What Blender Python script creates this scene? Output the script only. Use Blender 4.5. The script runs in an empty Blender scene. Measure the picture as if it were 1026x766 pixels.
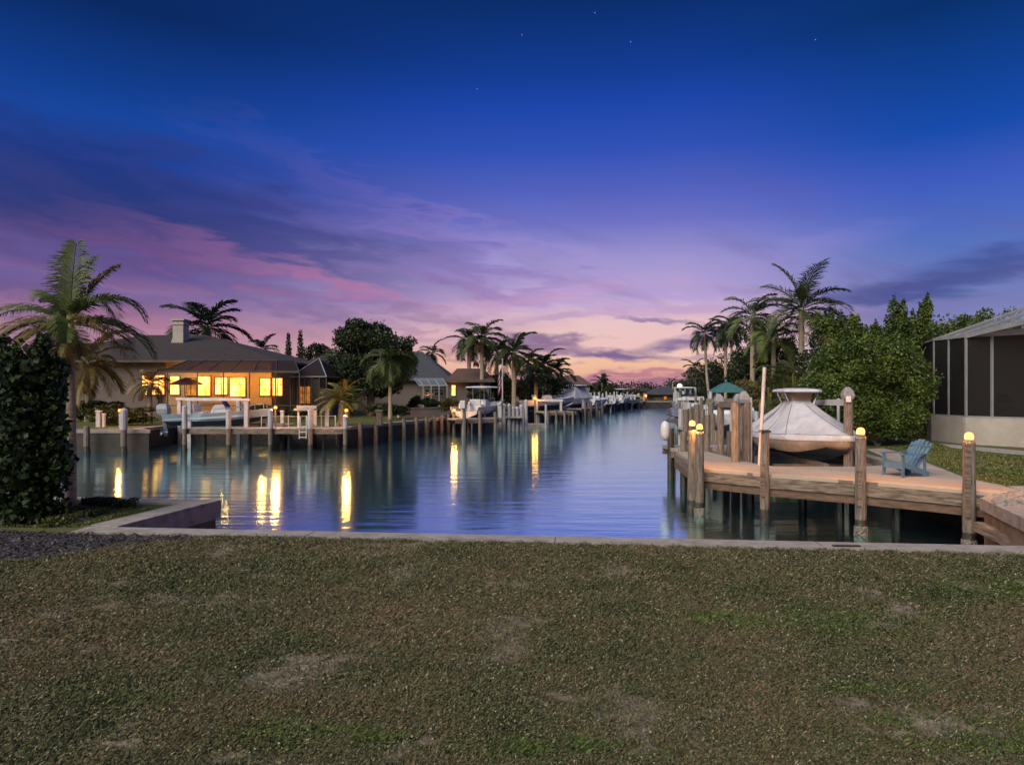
import bpy, math, random
import numpy as np
from mathutils import Vector, Matrix
from mathutils.geometry import tessellate_polygon
random.seed(7); RNG = np.random.default_rng(7)
PI = math.pi
scn = bpy.context.scene
COL = scn.collection
F = 684.0; HZ = 390.0; H = 1.9; WZ = -1.0          # focal length in photo px, horizon row, eye height, water level

def gp(px, py, z=0.0):                              # a photo pixel on a level plane
    Y = F*(H-z)/(py-HZ); return Vector(((px-513)*Y/F, Y, z))
def at(px, py, Y):                                  # a photo pixel at a distance
    return Vector(((px-513)*Y/F, Y, H-(py-HZ)*Y/F))
def xa(px, Y): return (px-513)*Y/F
def za(py, Y): return H-(py-HZ)*Y/F

# ------------------------------------------------------------------ materials
def new_mat(name):
    m = bpy.data.materials.new(name); m.use_nodes = True
    nt = m.node_tree; nt.nodes.clear()
    out = nt.nodes.new('ShaderNodeOutputMaterial'); b = nt.nodes.new('ShaderNodeBsdfPrincipled')
    nt.links.new(b.outputs[0], out.inputs[0]); return m, nt, b, out
def mat(name, c1, c2=None, rough=.6, scale=3, stretch=(1,1,1), bump=0, bscale=30, bstretch=None, metal=0, lo=.35, hi=.65, spec=.5, detail=6, geo=False, transl=0, c3=None, sheen=0):
    m, nt, b, out = new_mat(name); N, L = nt.nodes, nt.links
    tc = N.new('ShaderNodeTexCoord'); mp = N.new('ShaderNodeMapping'); mp.inputs['Scale'].default_value = stretch
    if geo:
        g = N.new('ShaderNodeNewGeometry'); L.new(g.outputs['Position'], mp.inputs[0])
    else: L.new(tc.outputs['Object'], mp.inputs[0])
    if c2 is None: c2 = tuple(v*.72 for v in c1)
    no = N.new('ShaderNodeTexNoise'); no.inputs['Scale'].default_value = scale; no.inputs['Detail'].default_value = detail
    no.inputs['Roughness'].default_value = .65
    L.new(mp.outputs[0], no.inputs['Vector'])
    r = N.new('ShaderNodeValToRGB'); r.color_ramp.elements[0].position = lo; r.color_ramp.elements[1].position = hi
    r.color_ramp.elements[0].color = (*c2, 1); r.color_ramp.elements[1].color = (*c1, 1)
    if c3:
        e = r.color_ramp.elements.new((lo+hi)/2); e.color = (*c3, 1)
    L.new(no.outputs['Fac'], r.inputs[0]); L.new(r.outputs[0], b.inputs['Base Color'])
    b.inputs['Roughness'].default_value = rough; b.inputs['Metallic'].default_value = metal
    b.inputs['Specular IOR Level'].default_value = spec
    if bump:
        mp2 = N.new('ShaderNodeMapping'); mp2.inputs['Scale'].default_value = bstretch or stretch
        L.new((g.outputs['Position'] if geo else tc.outputs['Object']), mp2.inputs[0])
        n2 = N.new('ShaderNodeTexNoise'); n2.inputs['Scale'].default_value = bscale; n2.inputs['Detail'].default_value = 5
        L.new(mp2.outputs[0], n2.inputs['Vector'])
        bp = N.new('ShaderNodeBump'); bp.inputs['Strength'].default_value = bump; bp.inputs['Distance'].default_value = .02
        L.new(n2.outputs['Fac'], bp.inputs['Height']); L.new(bp.outputs[0], b.inputs['Normal'])
    if transl:
        t = N.new('ShaderNodeBsdfTranslucent'); mx = N.new('ShaderNodeMixShader'); mx.inputs[0].default_value = transl
        L.new(r.outputs[0], t.inputs[0]); L.new(b.outputs[0], mx.inputs[1]); L.new(t.outputs[0], mx.inputs[2]); L.new(mx.outputs[0], out.inputs[0])
    return m
def emis(name, col, strength, col2=None, scale=3, lo=.4, hi=.6, stretch=(1,1,1)):
    m, nt, b, out = new_mat(name); N, L = nt.nodes, nt.links; N.remove(b)
    e = N.new('ShaderNodeEmission'); e.inputs[0].default_value = (*col, 1); e.inputs[1].default_value = strength
    if col2:
        tc = N.new('ShaderNodeNewGeometry'); mp = N.new('ShaderNodeMapping'); mp.inputs['Scale'].default_value = stretch
        no = N.new('ShaderNodeTexNoise'); no.inputs['Scale'].default_value = scale
        r = N.new('ShaderNodeValToRGB'); r.color_ramp.elements[0].position = lo; r.color_ramp.elements[1].position = hi
        r.color_ramp.elements[0].color = (*col2, 1); r.color_ramp.elements[1].color = (*col, 1)
        L.new(tc.outputs['Position'], mp.inputs[0]); L.new(mp.outputs[0], no.inputs['Vector']); L.new(no.outputs['Fac'], r.inputs[0]); L.new(r.outputs[0], e.inputs[0])
    L.new(e.outputs[0], out.inputs[0]); return m
def screen(name, col, op):
    m, nt, b, out = new_mat(name); N, L = nt.nodes, nt.links
    b.inputs['Base Color'].default_value = (*col, 1); b.inputs['Roughness'].default_value = .7; b.inputs['Specular IOR Level'].default_value = .2
    t = N.new('ShaderNodeBsdfTransparent'); mx = N.new('ShaderNodeMixShader'); mx.inputs[0].default_value = op
    L.new(t.outputs[0], mx.inputs[1]); L.new(b.outputs[0], mx.inputs[2]); L.new(mx.outputs[0], out.inputs[0]); return m
def planks(name, c1, c2, axis_angle, width, rough=.75, c_gap=(.03,.025,.02)):
    """boards running across; narrow gaps by modulo of a rotated coordinate"""
    m, nt, b, out = new_mat(name); N, L = nt.nodes, nt.links
    g = N.new('ShaderNodeNewGeometry'); mp = N.new('ShaderNodeMapping'); mp.inputs['Rotation'].default_value = (0,0,axis_angle)
    L.new(g.outputs['Position'], mp.inputs[0]); sx = N.new('ShaderNodeSeparateXYZ'); L.new(mp.outputs[0], sx.inputs[0])
    d = N.new('ShaderNodeMath'); d.operation='DIVIDE'; d.inputs[1].default_value = width; L.new(sx.outputs[0], d.inputs[0])
    fr = N.new('ShaderNodeMath'); fr.operation='FRACT'; L.new(d.outputs[0], fr.inputs[0])
    fl = N.new('ShaderNodeMath'); fl.operation='FLOOR'; L.new(d.outputs[0], fl.inputs[0])
    lt = N.new('ShaderNodeMath'); lt.operation='LESS_THAN'; lt.inputs[1].default_value = .08; L.new(fr.outputs[0], lt.inputs[0])
    wn = N.new('ShaderNodeTexWhiteNoise'); wn.noise_dimensions='1D'; L.new(fl.outputs[0], wn.inputs['W'])
    no = N.new('ShaderNodeTexNoise'); no.inputs['Scale'].default_value = 9; no.inputs['Detail'].default_value = 8; L.new(mp.outputs[0], no.inputs['Vector'])
    ad = N.new('ShaderNodeMath'); ad.operation='ADD'; L.new(wn.outputs[0], ad.inputs[0]); L.new(no.outputs[0], ad.inputs[1])
    hv = N.new('ShaderNodeMath'); hv.operation='MULTIPLY'; hv.inputs[1].default_value=.5; L.new(ad.outputs[0], hv.inputs[0])
    r = N.new('ShaderNodeValToRGB'); r.color_ramp.elements[0].position=.2; r.color_ramp.elements[1].position=.8
    r.color_ramp.elements[0].color=(*c2,1); r.color_ramp.elements[1].color=(*c1,1); L.new(hv.outputs[0], r.inputs[0])
    mx = N.new('ShaderNodeMix'); mx.data_type='RGBA'; L.new(lt.outputs[0], mx.inputs[0]); L.new(r.outputs[0], mx.inputs[6]); mx.inputs[7].default_value=(*c_gap,1)
    L.new(mx.outputs[2], b.inputs['Base Color']); b.inputs['Roughness'].default_value = rough
    return m
M = {}
M['grass'] = mat('grass_soil', (.36,.30,.22), (.15,.115,.075), rough=.95, scale=14, lo=.35, hi=.7, bump=1, bscale=60, geo=True, spec=.1)
M['lawn_far'] = mat('far_lawn', (.075,.105,.028), (.11,.10,.045), rough=.95, scale=.8, bump=.8, bscale=18, geo=True, spec=.1)
M['mulch'] = mat('mulch', (.085,.075,.075), (.022,.018,.018), rough=.9, scale=22, lo=.4, hi=.62, bump=1, bscale=35, geo=True)
M['gravel'] = mat('gravel', (.46,.42,.38), (.12,.10,.09), rough=.9, scale=26, lo=.38, hi=.6, bump=1, bscale=30, geo=True)
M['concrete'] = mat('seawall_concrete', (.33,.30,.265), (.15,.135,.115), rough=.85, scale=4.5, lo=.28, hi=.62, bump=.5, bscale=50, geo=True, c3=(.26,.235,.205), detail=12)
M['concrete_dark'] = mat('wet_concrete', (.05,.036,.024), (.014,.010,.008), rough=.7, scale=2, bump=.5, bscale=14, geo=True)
M['stained'] = mat('stained_seawall', (.27,.205,.135), (.06,.047,.033), rough=.85, scale=1.6, lo=.3, hi=.66, stretch=(1,1,.6), bump=.6, bscale=18, geo=True, detail=10)
M['paver'] = mat('path_paver', (.44,.36,.31), (.28,.23,.20), rough=.85, scale=3, bump=.3, bscale=40, geo=True)
M['wood'] = mat('weathered_wood', (.27,.225,.18), (.09,.07,.055), rough=.8, scale=5, stretch=(6,6,.7), bump=.6, bscale=9, geo=True)
M['wood_h'] = mat('weathered_fascia', (.29,.23,.175), (.07,.048,.034), rough=.8, scale=3, stretch=(1,1,9), bump=.6, bscale=9, geo=True)
M['wood_brown'] = mat('brown_beam', (.20,.12,.075), (.08,.05,.033), rough=.8, scale=4, stretch=(1,1,7), bump=.5, bscale=12, geo=True)
M['wood_wet'] = mat('wet_piling', (.07,.055,.035), (.012,.011,.009), rough=.45, scale=9, stretch=(1,1,.5), bump=.9, bscale=24, geo=True)
M['barnacle'] = mat('barnacle', (.34,.31,.26), (.10,.09,.07), rough=.9, scale=40, bump=1, bscale=60, geo=True)
M['white'] = mat('white_paint', (.70,.70,.70), (.55,.55,.55), rough=.45, scale=2)
M['white_pvc'] = mat('white_pvc', (.52,.52,.53), (.34,.33,.32), rough=.4, scale=6, stretch=(1,1,.3))
M['gel_white'] = mat('white_gelcoat', (.62,.64,.66), (.52,.53,.56), rough=.22, scale=1)
M['gel_blue'] = mat('pale_blue_gelcoat', (.38,.50,.58), (.32,.43,.51), rough=.22, scale=1)
M['gel_dark'] = mat('navy_gelcoat', (.04,.06,.10), None, rough=.25, scale=1)
M['bottom'] = mat('bottom_paint', (.05,.06,.08), None, rough=.6, scale=3)
M['cover'] = mat('canvas_cover', (.62,.61,.64), (.47,.45,.46), rough=.85, scale=1.6, bump=.5, bscale=5, bstretch=(1,1,.25))
M['cover_tan'] = mat('canvas_skirt', (.40,.30,.22), (.26,.19,.14), rough=.85, scale=2, bump=.5, bscale=6)
M['metal'] = mat('aluminium', (.50,.50,.52), (.38,.38,.4), rough=.35, metal=.8)
M['motor'] = mat('motor_dark', (.10,.15,.20), (.06,.09,.13), rough=.3)
M['motor_top'] = mat('motor_grey', (.19,.24,.30), None, rough=.3)
M['grey'] = mat('grey_plastic', (.30,.31,.33), None, rough=.5)
M['black'] = mat('black_rubber', (.02,.02,.022), None, rough=.6)
M['glass'] = mat('dark_glass', (.02,.025,.03), None, rough=.08, spec=.8)
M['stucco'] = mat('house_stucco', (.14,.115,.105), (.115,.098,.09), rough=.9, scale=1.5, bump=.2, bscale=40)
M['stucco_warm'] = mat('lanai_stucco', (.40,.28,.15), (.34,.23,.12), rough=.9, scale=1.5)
M['stucco_white'] = mat('white_stucco', (.45,.41,.36), (.34,.305,.26), rough=.9, scale=1.1, bump=.2, bscale=30)
M['soffit'] = mat('fascia_brown', (.10,.075,.055), None, rough=.7)
M['roof'] = mat('roof_shingle', (.046,.033,.028), (.025,.019,.017), rough=.85, scale=2.2, stretch=(1,1,4), bump=.6, bscale=5, bstretch=(2,.5,8))
M['roof_blue'] = mat('roof_grey', (.055,.058,.07), (.035,.038,.045), rough=.85, scale=2.2, bump=.6, bscale=6, bstretch=(1,.5,8))
M['roof_red'] = mat('roof_clay', (.13,.075,.055), (.08,.045,.035), rough=.85, scale=3, bump=.6, bscale=6)
M['cage_roof'] = screen('lanai_mesh_roof', (.024,.015,.013), .92)
M['cage_dark'] = screen('screen_mesh', (.011,.010,.010), .93)
M['cage_roof_grey'] = screen('screen_roof_mesh', (.20,.23,.27), .55)
M['cage_thin'] = screen('screen_mesh_light', (.03,.025,.02), .30)
M['frame_bronze'] = mat('bronze_frame', (.06,.045,.035), None, rough=.5)
M['frame_white'] = mat('white_frame', (.30,.30,.31), None, rough=.45)
M['teal'] = mat('teal_metal_roof', (.06,.17,.17), (.045,.12,.12), rough=.5, scale=4)
M['chair_blue'] = mat('blue_chair_paint', (.075,.165,.265), (.055,.125,.205), rough=.55, scale=6, bump=.2)
M['umbrella'] = mat('umbrella_cloth', (.13,.07,.08), None, rough=.9)
M['flag_red'] = mat('flag_red', (.45,.05,.06), None, rough=.8)
M['flag_white'] = mat('flag_white', (.6,.58,.6), None, rough=.8)
M['flag_blue'] = mat('flag_blue', (.03,.05,.2), None, rough=.8)
M['rock'] = mat('riprap_rock', (.34,.31,.28), (.15,.13,.12), rough=.9, scale=5, bump=.8, bscale=12)
M['bark'] = mat('bark', (.20,.16,.12), (.09,.07,.05), rough=.9, scale=5, stretch=(2,2,.6), bump=.8, bscale=12)
M['palm_bark'] = mat('palm_bark', (.46,.37,.26), (.22,.17,.115), rough=.85, scale=3, stretch=(.6,.6,9), bump=.7, bscale=4, bstretch=(.5,.5,9))
def fol(name, c1, c2, c3=None, sc=1.2, rough=.5, transl=.18): return mat(name, c1, c2, rough=rough, scale=sc, geo=True, transl=transl, c3=c3, lo=.35, hi=.68, detail=8, spec=.35)
M['leaf_hedge'] = fol('leaf_hedge', (.16,.205,.04), (.034,.065,.016), (.085,.13,.025), 1.6)
M['leaf_bush'] = fol('leaf_bush', (.070,.105,.024), (.008,.018,.007), (.020,.040,.011), 7)
M['leaf_tree'] = fol('leaf_tree', (.045,.070,.024), (.014,.026,.011), None, .8)
M['leaf_dark'] = fol('leaf_dark', (.050,.068,.022), (.018,.028,.011), None, .5)
M['leaf_olive'] = fol('leaf_olive', (.095,.11,.024), (.035,.045,.012), (.065,.07,.018), 1)
M['palm_green'] = fol('palm_green', (.085,.115,.030), (.030,.048,.015), None, .8)
M['palm_near'] = fol('palm_near', (.16,.20,.05), (.05,.075,.022), None, 1.2)
M['palm_dry'] = fol('palm_dry', (.24,.17,.055), (.085,.075,.025), None, 1.5)
M['palm_far'] = fol('palm_far', (.032,.050,.020), (.014,.025,.012), None, .5)
M['palm_gold'] = fol('palm_gold', (.26,.23,.055), (.10,.10,.028), None, 1.5)
M['win'] = emis('lit_window', (1.0,.48,.12), 4.2, (1.0,.22,.025), 1.6, .38, .60, (2.6,1,1.1))
M['win_dim'] = emis('lit_window_dim', (1.0,.34,.05), .9, (.5,.14,.02), 1.6, .35, .62, (2,1,1.5))
M['lamp'] = emis('lamp_glow', (1.0,.30,.07), 5.5)
M['lamp_far'] = emis('lamp_glow_far', (1.0,.24,.035), 5)
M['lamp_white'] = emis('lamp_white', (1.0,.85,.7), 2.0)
M['deck'] = planks('dock_deck', (.42,.37,.30), (.31,.27,.22), math.radians(-50.6), .14, c_gap=(.16,.12,.10))
M['deck_far'] = planks('far_dock_deck', (.40,.37,.34), (.30,.27,.25), 0, .15)

# ------------------------------------------------------------------ mesh helpers
class MB:
    def __init__(s): s.v=[]; s.f=[]; s.mi=[]; s.smooth=False
    def add(s, vs, fs, mi=0):
        b=len(s.v); s.v.extend([tuple(v) for v in vs]); s.f.extend([tuple(i+b for i in f) for f in fs]); s.mi.extend([mi]*len(fs)); return s
    def box(s, x0,x1,y0,y1,z0,z1, mi=0):
        return s.add([(x0,y0,z0),(x1,y0,z0),(x1,y1,z0),(x0,y1,z0),(x0,y0,z1),(x1,y0,z1),(x1,y1,z1),(x0,y1,z1)],
                     [(3,2,1,0),(4,5,6,7),(0,1,5,4),(1,2,6,5),(2,3,7,6),(3,0,4,7)], mi)
    def bar(s, a, b, w, h, up=(0,0,1), mi=0):
        a=Vector(a); b=Vector(b); d=(b-a).normalized(); u=Vector(up)
        sd=d.cross(u)
        if sd.length<1e-4: sd=d.cross(Vector((0,1,0)))
        sd.normalize(); u=sd.cross(d).normalized(); sd*=w/2; u*=h/2
        vs=[a-sd-u,a+sd-u,a+sd+u,a-sd+u,b-sd-u,b+sd-u,b+sd+u,b-sd+u]
        return s.add(vs,[(0,1,2,3),(7,6,5,4),(0,4,5,1),(1,5,6,2),(2,6,7,3),(3,7,4,0)],mi)
    def tube(s, pts, rad, n=8, mi=0, cap=True):
        pts=[Vector(p) for p in pts]; 
        if not hasattr(rad,'__len__'): rad=[rad]*len(pts)
        rings=[]; base=len(s.v)
        for i,p in enumerate(pts):
            d=(pts[min(i+1,len(pts)-1)]-pts[max(i-1,0)]).normalized()
            x=d.cross(Vector((0,1,0)) if abs(d.y)<.9 else Vector((1,0,0))).normalized(); y=d.cross(x)
            for k in range(n):
                a=2*PI*k/n; s.v.append(tuple(p+(x*math.cos(a)+y*math.sin(a))*rad[i]))
        for i in range(len(pts)-1):
            for k in range(n):
                a=base+i*n+k; b=base+i*n+(k+1)%n; s.f.append((a,b,b+n,a+n)); s.mi.append(mi)
        if cap:
            s.f.append(tuple(base+k for k in range(n))[::-1]); s.mi.append(mi)
            e=base+(len(pts)-1)*n; s.f.append(tuple(e+k for k in range(n))); s.mi.append(mi)
        return s
    def lathe(s, c, prof, n=12, mi=0):
        c=Vector(c); base=len(s.v)
        for r,z in prof:
            for k in range(n): a=2*PI*k/n; s.v.append((c.x+r*math.cos(a), c.y+r*math.sin(a), c.z+z))
        for i in range(len(prof)-1):
            for k in range(n):
                a=base+i*n+k; b=base+i*n+(k+1)%n; s.f.append((a,b,b+n,a+n)); s.mi.append(mi)
        s.f.append(tuple(base+k for k in range(n))[::-1]); s.mi.append(mi)
        e=base+(len(prof)-1)*n; s.f.append(tuple(e+k for k in range(n))); s.mi.append(mi); return s
    def loft(s, rings, closed=True, cap=False, mi=0):
        base=len(s.v); n=len(rings[0])
        for r in rings: s.v.extend([tuple(p) for p in r])
        for i in range(len(rings)-1):
            for k in range(n if closed else n-1):
                a=base+i*n+k; b=base+i*n+(k+1)%n; s.f.append((a,b,b+n,a+n)); s.mi.append(mi)
        if cap:
            s.f.append(tuple(base+k for k in range(n))[::-1]); s.mi.append(mi)
            e=base+(len(rings)-1)*n; s.f.append(tuple(e+k for k in range(n))); s.mi.append(mi)
        return s
    def prism(s, poly, z0, z1, mi=0):
        n=len(poly); vs=[(p[0],p[1],z0) for p in poly]+[(p[0],p[1],z1) for p in poly]
        a=sum(poly[i][0]*poly[(i+1)%n][1]-poly[(i+1)%n][0]*poly[i][1] for i in range(n))
        top=tuple(range(n,2*n)); bot=tuple(range(n))[::-1]; sides=[(i,(i+1)%n,(i+1)%n+n,i+n) for i in range(n)]
        if a<0: top=top[::-1]; bot=bot[::-1]; sides=[f[::-1] for f in sides]
        return s.add(vs,[top,bot]+sides,mi)

def wloc(o):
    v=Vector((0,0,0))
    while o is not None: v+=o.location; o=o.parent
    return v
def obj(name, mb, m, parent=None, loc=None, smooth=False, bevel=0):
    """links ONE mesh; the builder holds world coordinates"""
    off = wloc(parent) if parent else Vector((0,0,0))
    l = Vector(loc) if loc is not None else Vector((0,0,0))
    me = bpy.data.meshes.new(name)
    o0 = off+l if parent is None else off
    me.from_pydata([(v[0]-o0.x, v[1]-o0.y, v[2]-o0.z) for v in mb.v], [], mb.f)
    ms = m if isinstance(m,(list,tuple)) else [m]
    for x in ms: me.materials.append(x)
    if len(ms)>1: me.polygons.foreach_set('material_index', mb.mi)
    if smooth: me.polygons.foreach_set('use_smooth', [True]*len(me.polygons))
    me.update()
    o = bpy.data.objects.new(name, me); COL.objects.link(o)
    if parent: o.parent = parent
    else: o.location = l
    if bevel:
        b=o.modifiers.new('bevel','BEVEL'); b.width=bevel; b.segments=2; b.limit_method='ANGLE'
    return o
def tag(o, label=None, cat=None, group=None, kind=None):
    if label: o['label']=label
    if cat: o['category']=cat
    if group: o['group']=group
    if kind: o['kind']=kind
    return o
def thing(name, label, cat, loc=(0,0,0), group=None):
    o=bpy.data.objects.new(name,None); COL.objects.link(o); o.location=loc; o.empty_display_size=.3
    return tag(o,label,cat,group)
def struct(name, mb, m, label=None, cat=None):
    o=obj(name,mb,m); o['kind']='structure'
    if label: o['label']=label
    return o
def copy_thing(root, loc, rz=0, label=None, group=None, scale=1):
    def rec(o,par):
        c=o.copy(); COL.objects.link(c); c.parent=par
        for ch in [x for x in bpy.data.objects if x.parent==o]: rec(ch,c)
        return c
    r=rec(root,None); r.location=loc; r.rotation_euler=(0,0,rz); r.scale=(scale,)*3
    if label: r['label']=label
    if group: r['group']=group
    return r
def np_mesh(name, V, Fq, m, parent=None, cols=None, k=4):
    """V (n,3), Fq (m,k) into one mesh quickly"""
    off = np.array(wloc(parent)) if parent else np.zeros(3)
    me=bpy.data.meshes.new(name); me.vertices.add(len(V)); me.vertices.foreach_set('co',(V-off).astype(np.float32).ravel())
    me.loops.add(Fq.size); me.loops.foreach_set('vertex_index',Fq.astype(np.int32).ravel())
    me.polygons.add(len(Fq)); me.polygons.foreach_set('loop_start',np.arange(0,Fq.size,k,dtype=np.int32)); 
    me.update(calc_edges=True); me.materials.append(m)
    if cols is not None:
        a=me.color_attributes.new('Col','FLOAT_COLOR','POINT'); c=np.ones((len(V),4),np.float32); c[:,:3]=cols; a.data.foreach_set('color',c.ravel())
    o=bpy.data.objects.new(name,me); COL.objects.link(o)
    if parent: o.parent=parent
    return o

# ------------------------------------------------------------------ foliage
def leaves(blobs, n, size, flat=.35, seed=0, shell=.55, zmin=None, aspect=.6):
    r=np.random.default_rng(seed); blobs=np.array(blobs,float)
    w=(blobs[:,3]*blobs[:,4]+blobs[:,4]*blobs[:,5]+blobs[:,3]*blobs[:,5]); w/=w.sum()
    b=blobs[r.choice(len(blobs),n,p=w)]
    d=r.normal(size=(n,3)); d/=np.linalg.norm(d,axis=1)[:,None]
    rad=shell+(1-shell)*r.random(n)**.7; rad*=1+.09*r.normal(size=n)
    P=b[:,:3]+d*b[:,3:6]*rad[:,None]
    if zmin is not None: P[:,2]=np.maximum(P[:,2],zmin+r.random(n)*.1)
    nr=d*flat+r.normal(size=(n,3))*.6; nr/=np.linalg.norm(nr,axis=1)[:,None]
    t=np.cross(nr,r.normal(size=(n,3))); t/=np.linalg.norm(t,axis=1)[:,None]; u=np.cross(nr,t)
    L=(size*(.6+.8*r.random(n)))[:,None]; W=L*aspect
    V=np.stack([P-t*L*.5, P+u*W*.5+nr*L*.05, P+t*L*.5-nr*L*.12, P-u*W*.5+nr*L*.05],1).reshape(-1,3)
    return V, np.arange(4*n).reshape(n,4)
def lump(cx,cy,cz,rx,ry,rz,k,seed=0,s=.38):
    """a lumpy crown: many small ellipsoids through a big one"""
    r=random.Random(seed); out=[]
    for i in range(k):
        while True:
            x,y,z=r.uniform(-1,1),r.uniform(-1,1),r.uniform(-1,1)
            if x*x+y*y+z*z<1: break
        q=s*r.uniform(.7,1.25); f=.80
        out.append((cx+x*rx*f,cy+y*ry*f,cz+z*rz*f,rx*q,ry*q,rz*q*.9))
    return out
def frond(V, Fc, base, az, el, L, droop, nl=26, ll=.5, lw=.05, leafdroop=.5, r=random, curl=0, vee=.5):
    """a pinnate frond: rachis and leaflets on both sides (quads only)"""
    d0=Vector((math.cos(az),math.sin(az),0)); side0=Vector((-math.sin(az),math.cos(az),0))
    N=10; pts=[Vector(base)]; dirs=[]
    for i in range(N):
        e=el-droop*((i+.5)/N)**1.2; d=d0*math.cos(e)+Vector((0,0,1))*math.sin(e)+side0*curl*(i/N); d.normalize()
        dirs.append(d); pts.append(pts[-1]+d*L/N)
    def q(a,b,c,d): 
        k=len(V); V.extend([tuple(a),tuple(b),tuple(c),tuple(d)]); Fc.append((k,k+1,k+2,k+3))
    for i in range(N):
        w=.022*L/2.5*(1-.8*i/N)+.004; q(pts[i]-side0*w,pts[i]+side0*w,pts[i+1]+side0*w*.9,pts[i+1]-side0*w*.9)
        up=side0.cross(dirs[i]); q(pts[i]-up*w,pts[i]+up*w,pts[i+1]+up*w*.9,pts[i+1]-up*w*.9)
    for j in range(nl):
        t=.14+.86*(j+r.random()*.6)/nl; f=t*N; i=min(int(f),N-1); p=pts[i].lerp(pts[i+1],f-i); d=dirs[i]
        s=math.sin(PI*min(1,max(0,(t*.86+.12))))**.6; l=ll*(s*.9+.12)*r.uniform(.85,1.12)
        up=side0.cross(d).normalized()
        if up.z<0: up=-up
        for sg in (-1,1):
            v=(side0*sg*1.0+d*(.45+.8*t)+up*vee*r.uniform(.3,1)).normalized()
            m=p+v*l*.5; v2=(v+Vector((0,0,-1))*leafdroop*r.uniform(.6,1.3)).normalized(); e=m+v2*l*.5
            wv=(d*.8+up*.3*sg).normalized()*lw*.5
            q(p-wv*.5,p+wv*.5,m+wv,m-wv); q(m-wv,m+wv,e+wv*.12,e-wv*.12)
def palm(label, px, py_c, Y, rpx, m='palm_green', nf=15, base_py=None, lean=0, name='palm_tree', group=None, trunk_r=.13, seed=0, droop=1.25, nl=38, lw=None, ground=0, lld=.6, elr=(-.5,1.35), shaft=True, llen=.36, X=None):
    r=random.Random(seed+int(px*7)); c=at(px,py_c,Y); R=rpx*Y/F*1.15
    base=Vector((c.x+lean,Y,ground)); t=thing(name,label,'palm',base,group)
    mid=base.lerp(c,.5)+Vector((-lean*.18,0,0)); hb=c-Vector((0,0,.15*R))
    mb=MB(); mb.tube([base-Vector((0,0,.1)),base+Vector((0,0,.25)),base.lerp(mid,.5),mid,mid.lerp(hb,.5),hb,c],[trunk_r*1.35,trunk_r*1.1,trunk_r,trunk_r*.92,trunk_r*.85,trunk_r*.85,trunk_r*.5],9)
    obj('trunk',mb,M['palm_bark'],t,smooth=True)
    V=[];Fc=[]
    for i in range(nf):
        k=i/(nf-1) if nf>1 else 0; el=elr[1]-(elr[1]-elr[0])*k**.8+r.uniform(-.12,.12); az=i*2.399+r.uniform(-.25,.25)
        frond(V,Fc,c+Vector((0,0,-.08*R*k)),az,el,R*r.uniform(.85,1.15),droop*r.uniform(.75,1.15),nl,R*llen,(lw if lw else R*.036),lld,r)
    np_mesh('crown',np.array(V),np.array(Fc),M[m],t)
    if Y<62 and m!='palm_gold' and rpx>15:
        V=[];Fc=[]
        for i in range(r.choice((2,3,4))): frond(V,Fc,c+Vector((0,0,-.12*R)),r.uniform(0,2*PI),r.uniform(-.7,-.2),R*r.uniform(.55,.85),r.uniform(.7,1.2),24,R*.22,R*.03,.9,r)
        np_mesh('dead_fronds',np.array(V),np.array(Fc),M['palm_dry'],t)
    return t
def broad(label, blobs, n, size, m, base, name='leafy_tree', group=None, seed=0, trunk_r=.16, shell=.5, cat='tree', zmin=None, limbs=6, flat=.35, aspect=.6):
    t=thing(name,label,cat,base,group); B=Vector(base); r=random.Random(seed)
    mb=MB(); top=Vector((sum(b[0] for b in blobs)/len(blobs),sum(b[1] for b in blobs)/len(blobs),sum(b[2] for b in blobs)/len(blobs)))
    fk=B.lerp(top,.45); mb.tube([B-Vector((0,0,.1)),B+Vector((0,0,.3)),fk],[trunk_r*1.3,trunk_r,trunk_r*.8],8)
    for b in r.sample(list(blobs),min(limbs,len(blobs))):
        e=Vector(b[:3]); mb.tube([fk,fk.lerp(e,.5)+Vector((r.uniform(-.1,.1),0,.12)),e],[trunk_r*.6,trunk_r*.35,trunk_r*.12],6)
    obj('trunk',mb,M['bark'],t,smooth=True)
    V,Fq=leaves(blobs,n,size,seed=seed,shell=shell,zmin=zmin,flat=flat,aspect=aspect); np_mesh('crown',V,Fq,M[m],t); return t
def shrub(label, blobs, n, size, m, base, name='shrub', group=None, seed=0, shell=.45, aspect=.6, zmin=.02):
    t=thing(name,label,'shrub' if name!='hedge' else 'hedge',base,group); B=Vector(base); r=random.Random(seed)
    mb=MB()
    for b in r.sample(list(blobs),min(5,len(blobs))):
        e=Vector(b[:3]); q=Vector((B.x,B.y,B.z-.05)); mb.tube([q,q.lerp(e,.6)+Vector((.03,0,0)),e],[.04,.025,.01],5)
    obj('stem',mb,M['bark'],t)
    V,Fq=leaves(blobs,n,size,seed=seed,shell=shell,zmin=zmin,aspect=aspect); np_mesh('foliage',V,Fq,M[m],t); return t

# ------------------------------------------------------------------ camera
cam=bpy.data.cameras.new('camera'); co=bpy.data.objects.new('camera',cam); COL.objects.link(co)
co.location=(0,0,H); co.rotation_euler=(math.radians(90),0,0); cam.sensor_width=36; cam.lens=36*F/1026
cam.shift_y=(HZ-383)/1026; cam.clip_end=5000; cam.clip_start=.05; scn.camera=co

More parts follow.
